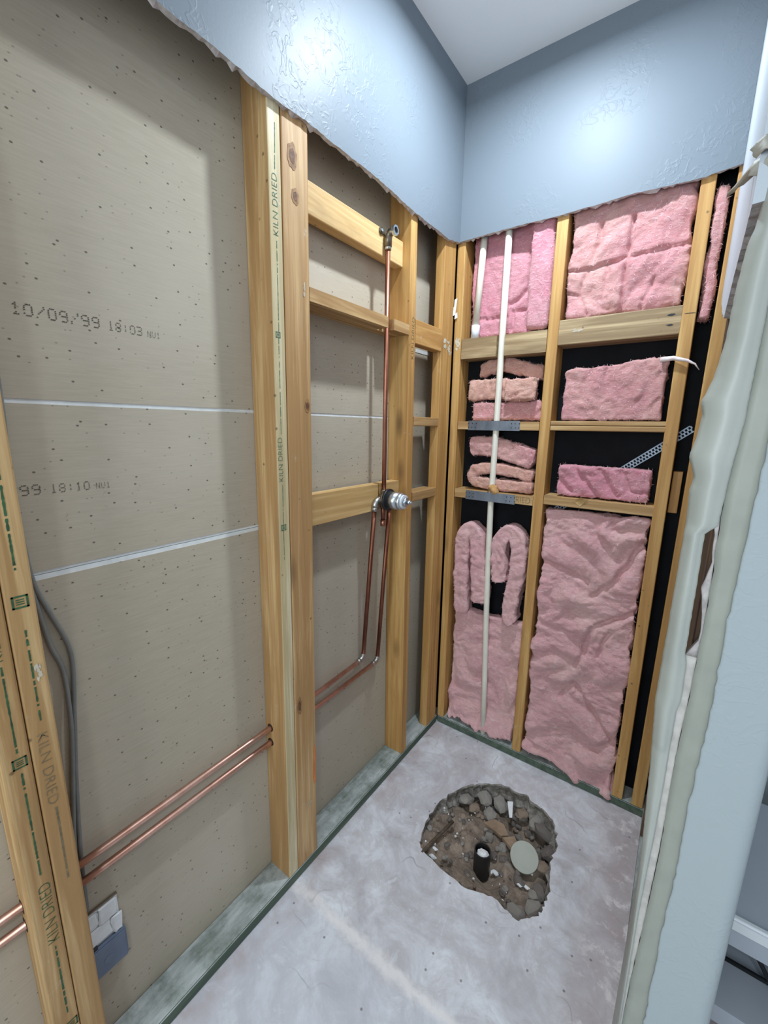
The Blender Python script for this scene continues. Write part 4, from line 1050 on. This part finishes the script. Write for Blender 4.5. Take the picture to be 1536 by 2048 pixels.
# studs and rear skin inside the partition
for (y0, y1) in ((-.975, -.937), (-.56, -.522), (-.13, -.092)):
    lumber('partition_stud', .8900, .9760, y0, y1, .037, 2.65, SHADEW, parent=nib)
bm = bmesh.new(); add_box(bm, .977, .9895, -.985, .088, 0, 2.69); finish('rear_drywall', bm, NIBPAINT, nib)
bm = bmesh.new(); add_box(bm, .8900, .976, -.985, -.003, .0005, .036); finish('partition_plate', bm, TREAT, nib)
# peeled paper flaps
def flap(pts, th, mat, label, bend=.01):
    a, b, c, d = [Vector(p) for p in pts]; g = []; r_ = random.Random(int(a.z*1e5))
    for i in range(9):
        u = i/8; row = []
        for j in range(6):
            v = j/5; p = (a.lerp(b, u)).lerp(d.lerp(c, u), v); p.y -= bend*math.sin(math.pi*v)*(.4+u); p += Vector((r_.uniform(-1, 1), 0, r_.uniform(-1, 1)))*.0008
            row.append(p)
        g.append(row)
    return tag(sheet('paper_flap', g, th, mat), label, 'paper')
flap([(.8466, -.90, 1.7508), (.8780, -.905, 1.7720), (.8700, -.905, 1.7840), (.8480, -.90, 1.7560)], (0, .0015, 0), TORNB, 'long dark torn paper flap pointing left at the top of the right wall', .006)
flap([(.8643, -.985, 1.7355), (.8840, -.99, 1.7260), (.8860, -.99, 1.7560), (.8676, -.985, 1.7475)], (0, .0015, 0), TORN, 'grey torn paper flap curling from the right wall, lower one', .010)
flap([(.8622, -.99, 1.7600), (.8680, -.99, 1.7490), (.8840, -.995, 1.7460), (.8840, -.995, 1.7720)], (0, .0015, 0), TORN, 'grey torn paper flap curling from the right wall, upper one', .012)

# room beyond the partition: side wall and the white shelf unit
bm = bmesh.new(); add_box(bm, .9895, 3.0, .0, .012, 0, CEIL); tag(finish('wall_far_right', bm, NIBPAINT, origin=Vector((1.5, 0, 0))), 'pale wall of the room beyond the partition', kind='structure')
UNITG = plain('pale_grey_laminate', srgb(168, 175, 184), .45, 0, .03, 6, .02)
su = empty('storage_unit', (1.45, -.48, 0))
def part(nm, x0, x1, y0, y1, z0, z1, mat, bev=.0):
    bm = bmesh.new(); add_box(bm, x0, x1, y0, y1, z0, z1)
    if bev: bmesh.ops.bevel(bm, geom=bm.edges[:], offset=bev, segments=3, affect='EDGES')
    return finish(nm, bm, mat, su)
part('top_board', 1.000, 1.95, -.655, -.26, .410, .444, UNITG)
part('front_lip', 1.000, 1.95, -.672, -.655, .418, .450, WHITEU, .005)
part('front_fascia', 1.000, 1.95, -.668, -.655, .378, .418, UNITG)
part('lower_shelf', 1.000, 1.95, -.690, -.28, .226, .240, UNITG)
part('lower_fascia', 1.000, 1.95, -.696, -.690, .196, .240, UNITG)
part('back_panel', 1.000, 1.95, -.27, -.26, .0, .410, BLACKP)
tube('frame_rod', [(1.000, -.585, .246), (1.95, -.585, .246)], .005, BLACKP, su)
tube('cross_brace', [(1.03, -.50, .40), (1.16, -.60, .246)], .005, BLACKP, su)
for x in (1.01, 1.94):
    for y in (-.66, -.30): tube('leg', [(x, y, 0), (x, y, .41)], .008, BLACKP, su)
tag(su, 'white storage shelf with a black rod frame beyond the partition wall', 'shelf')
bpy.data.curves.remove(FONT)
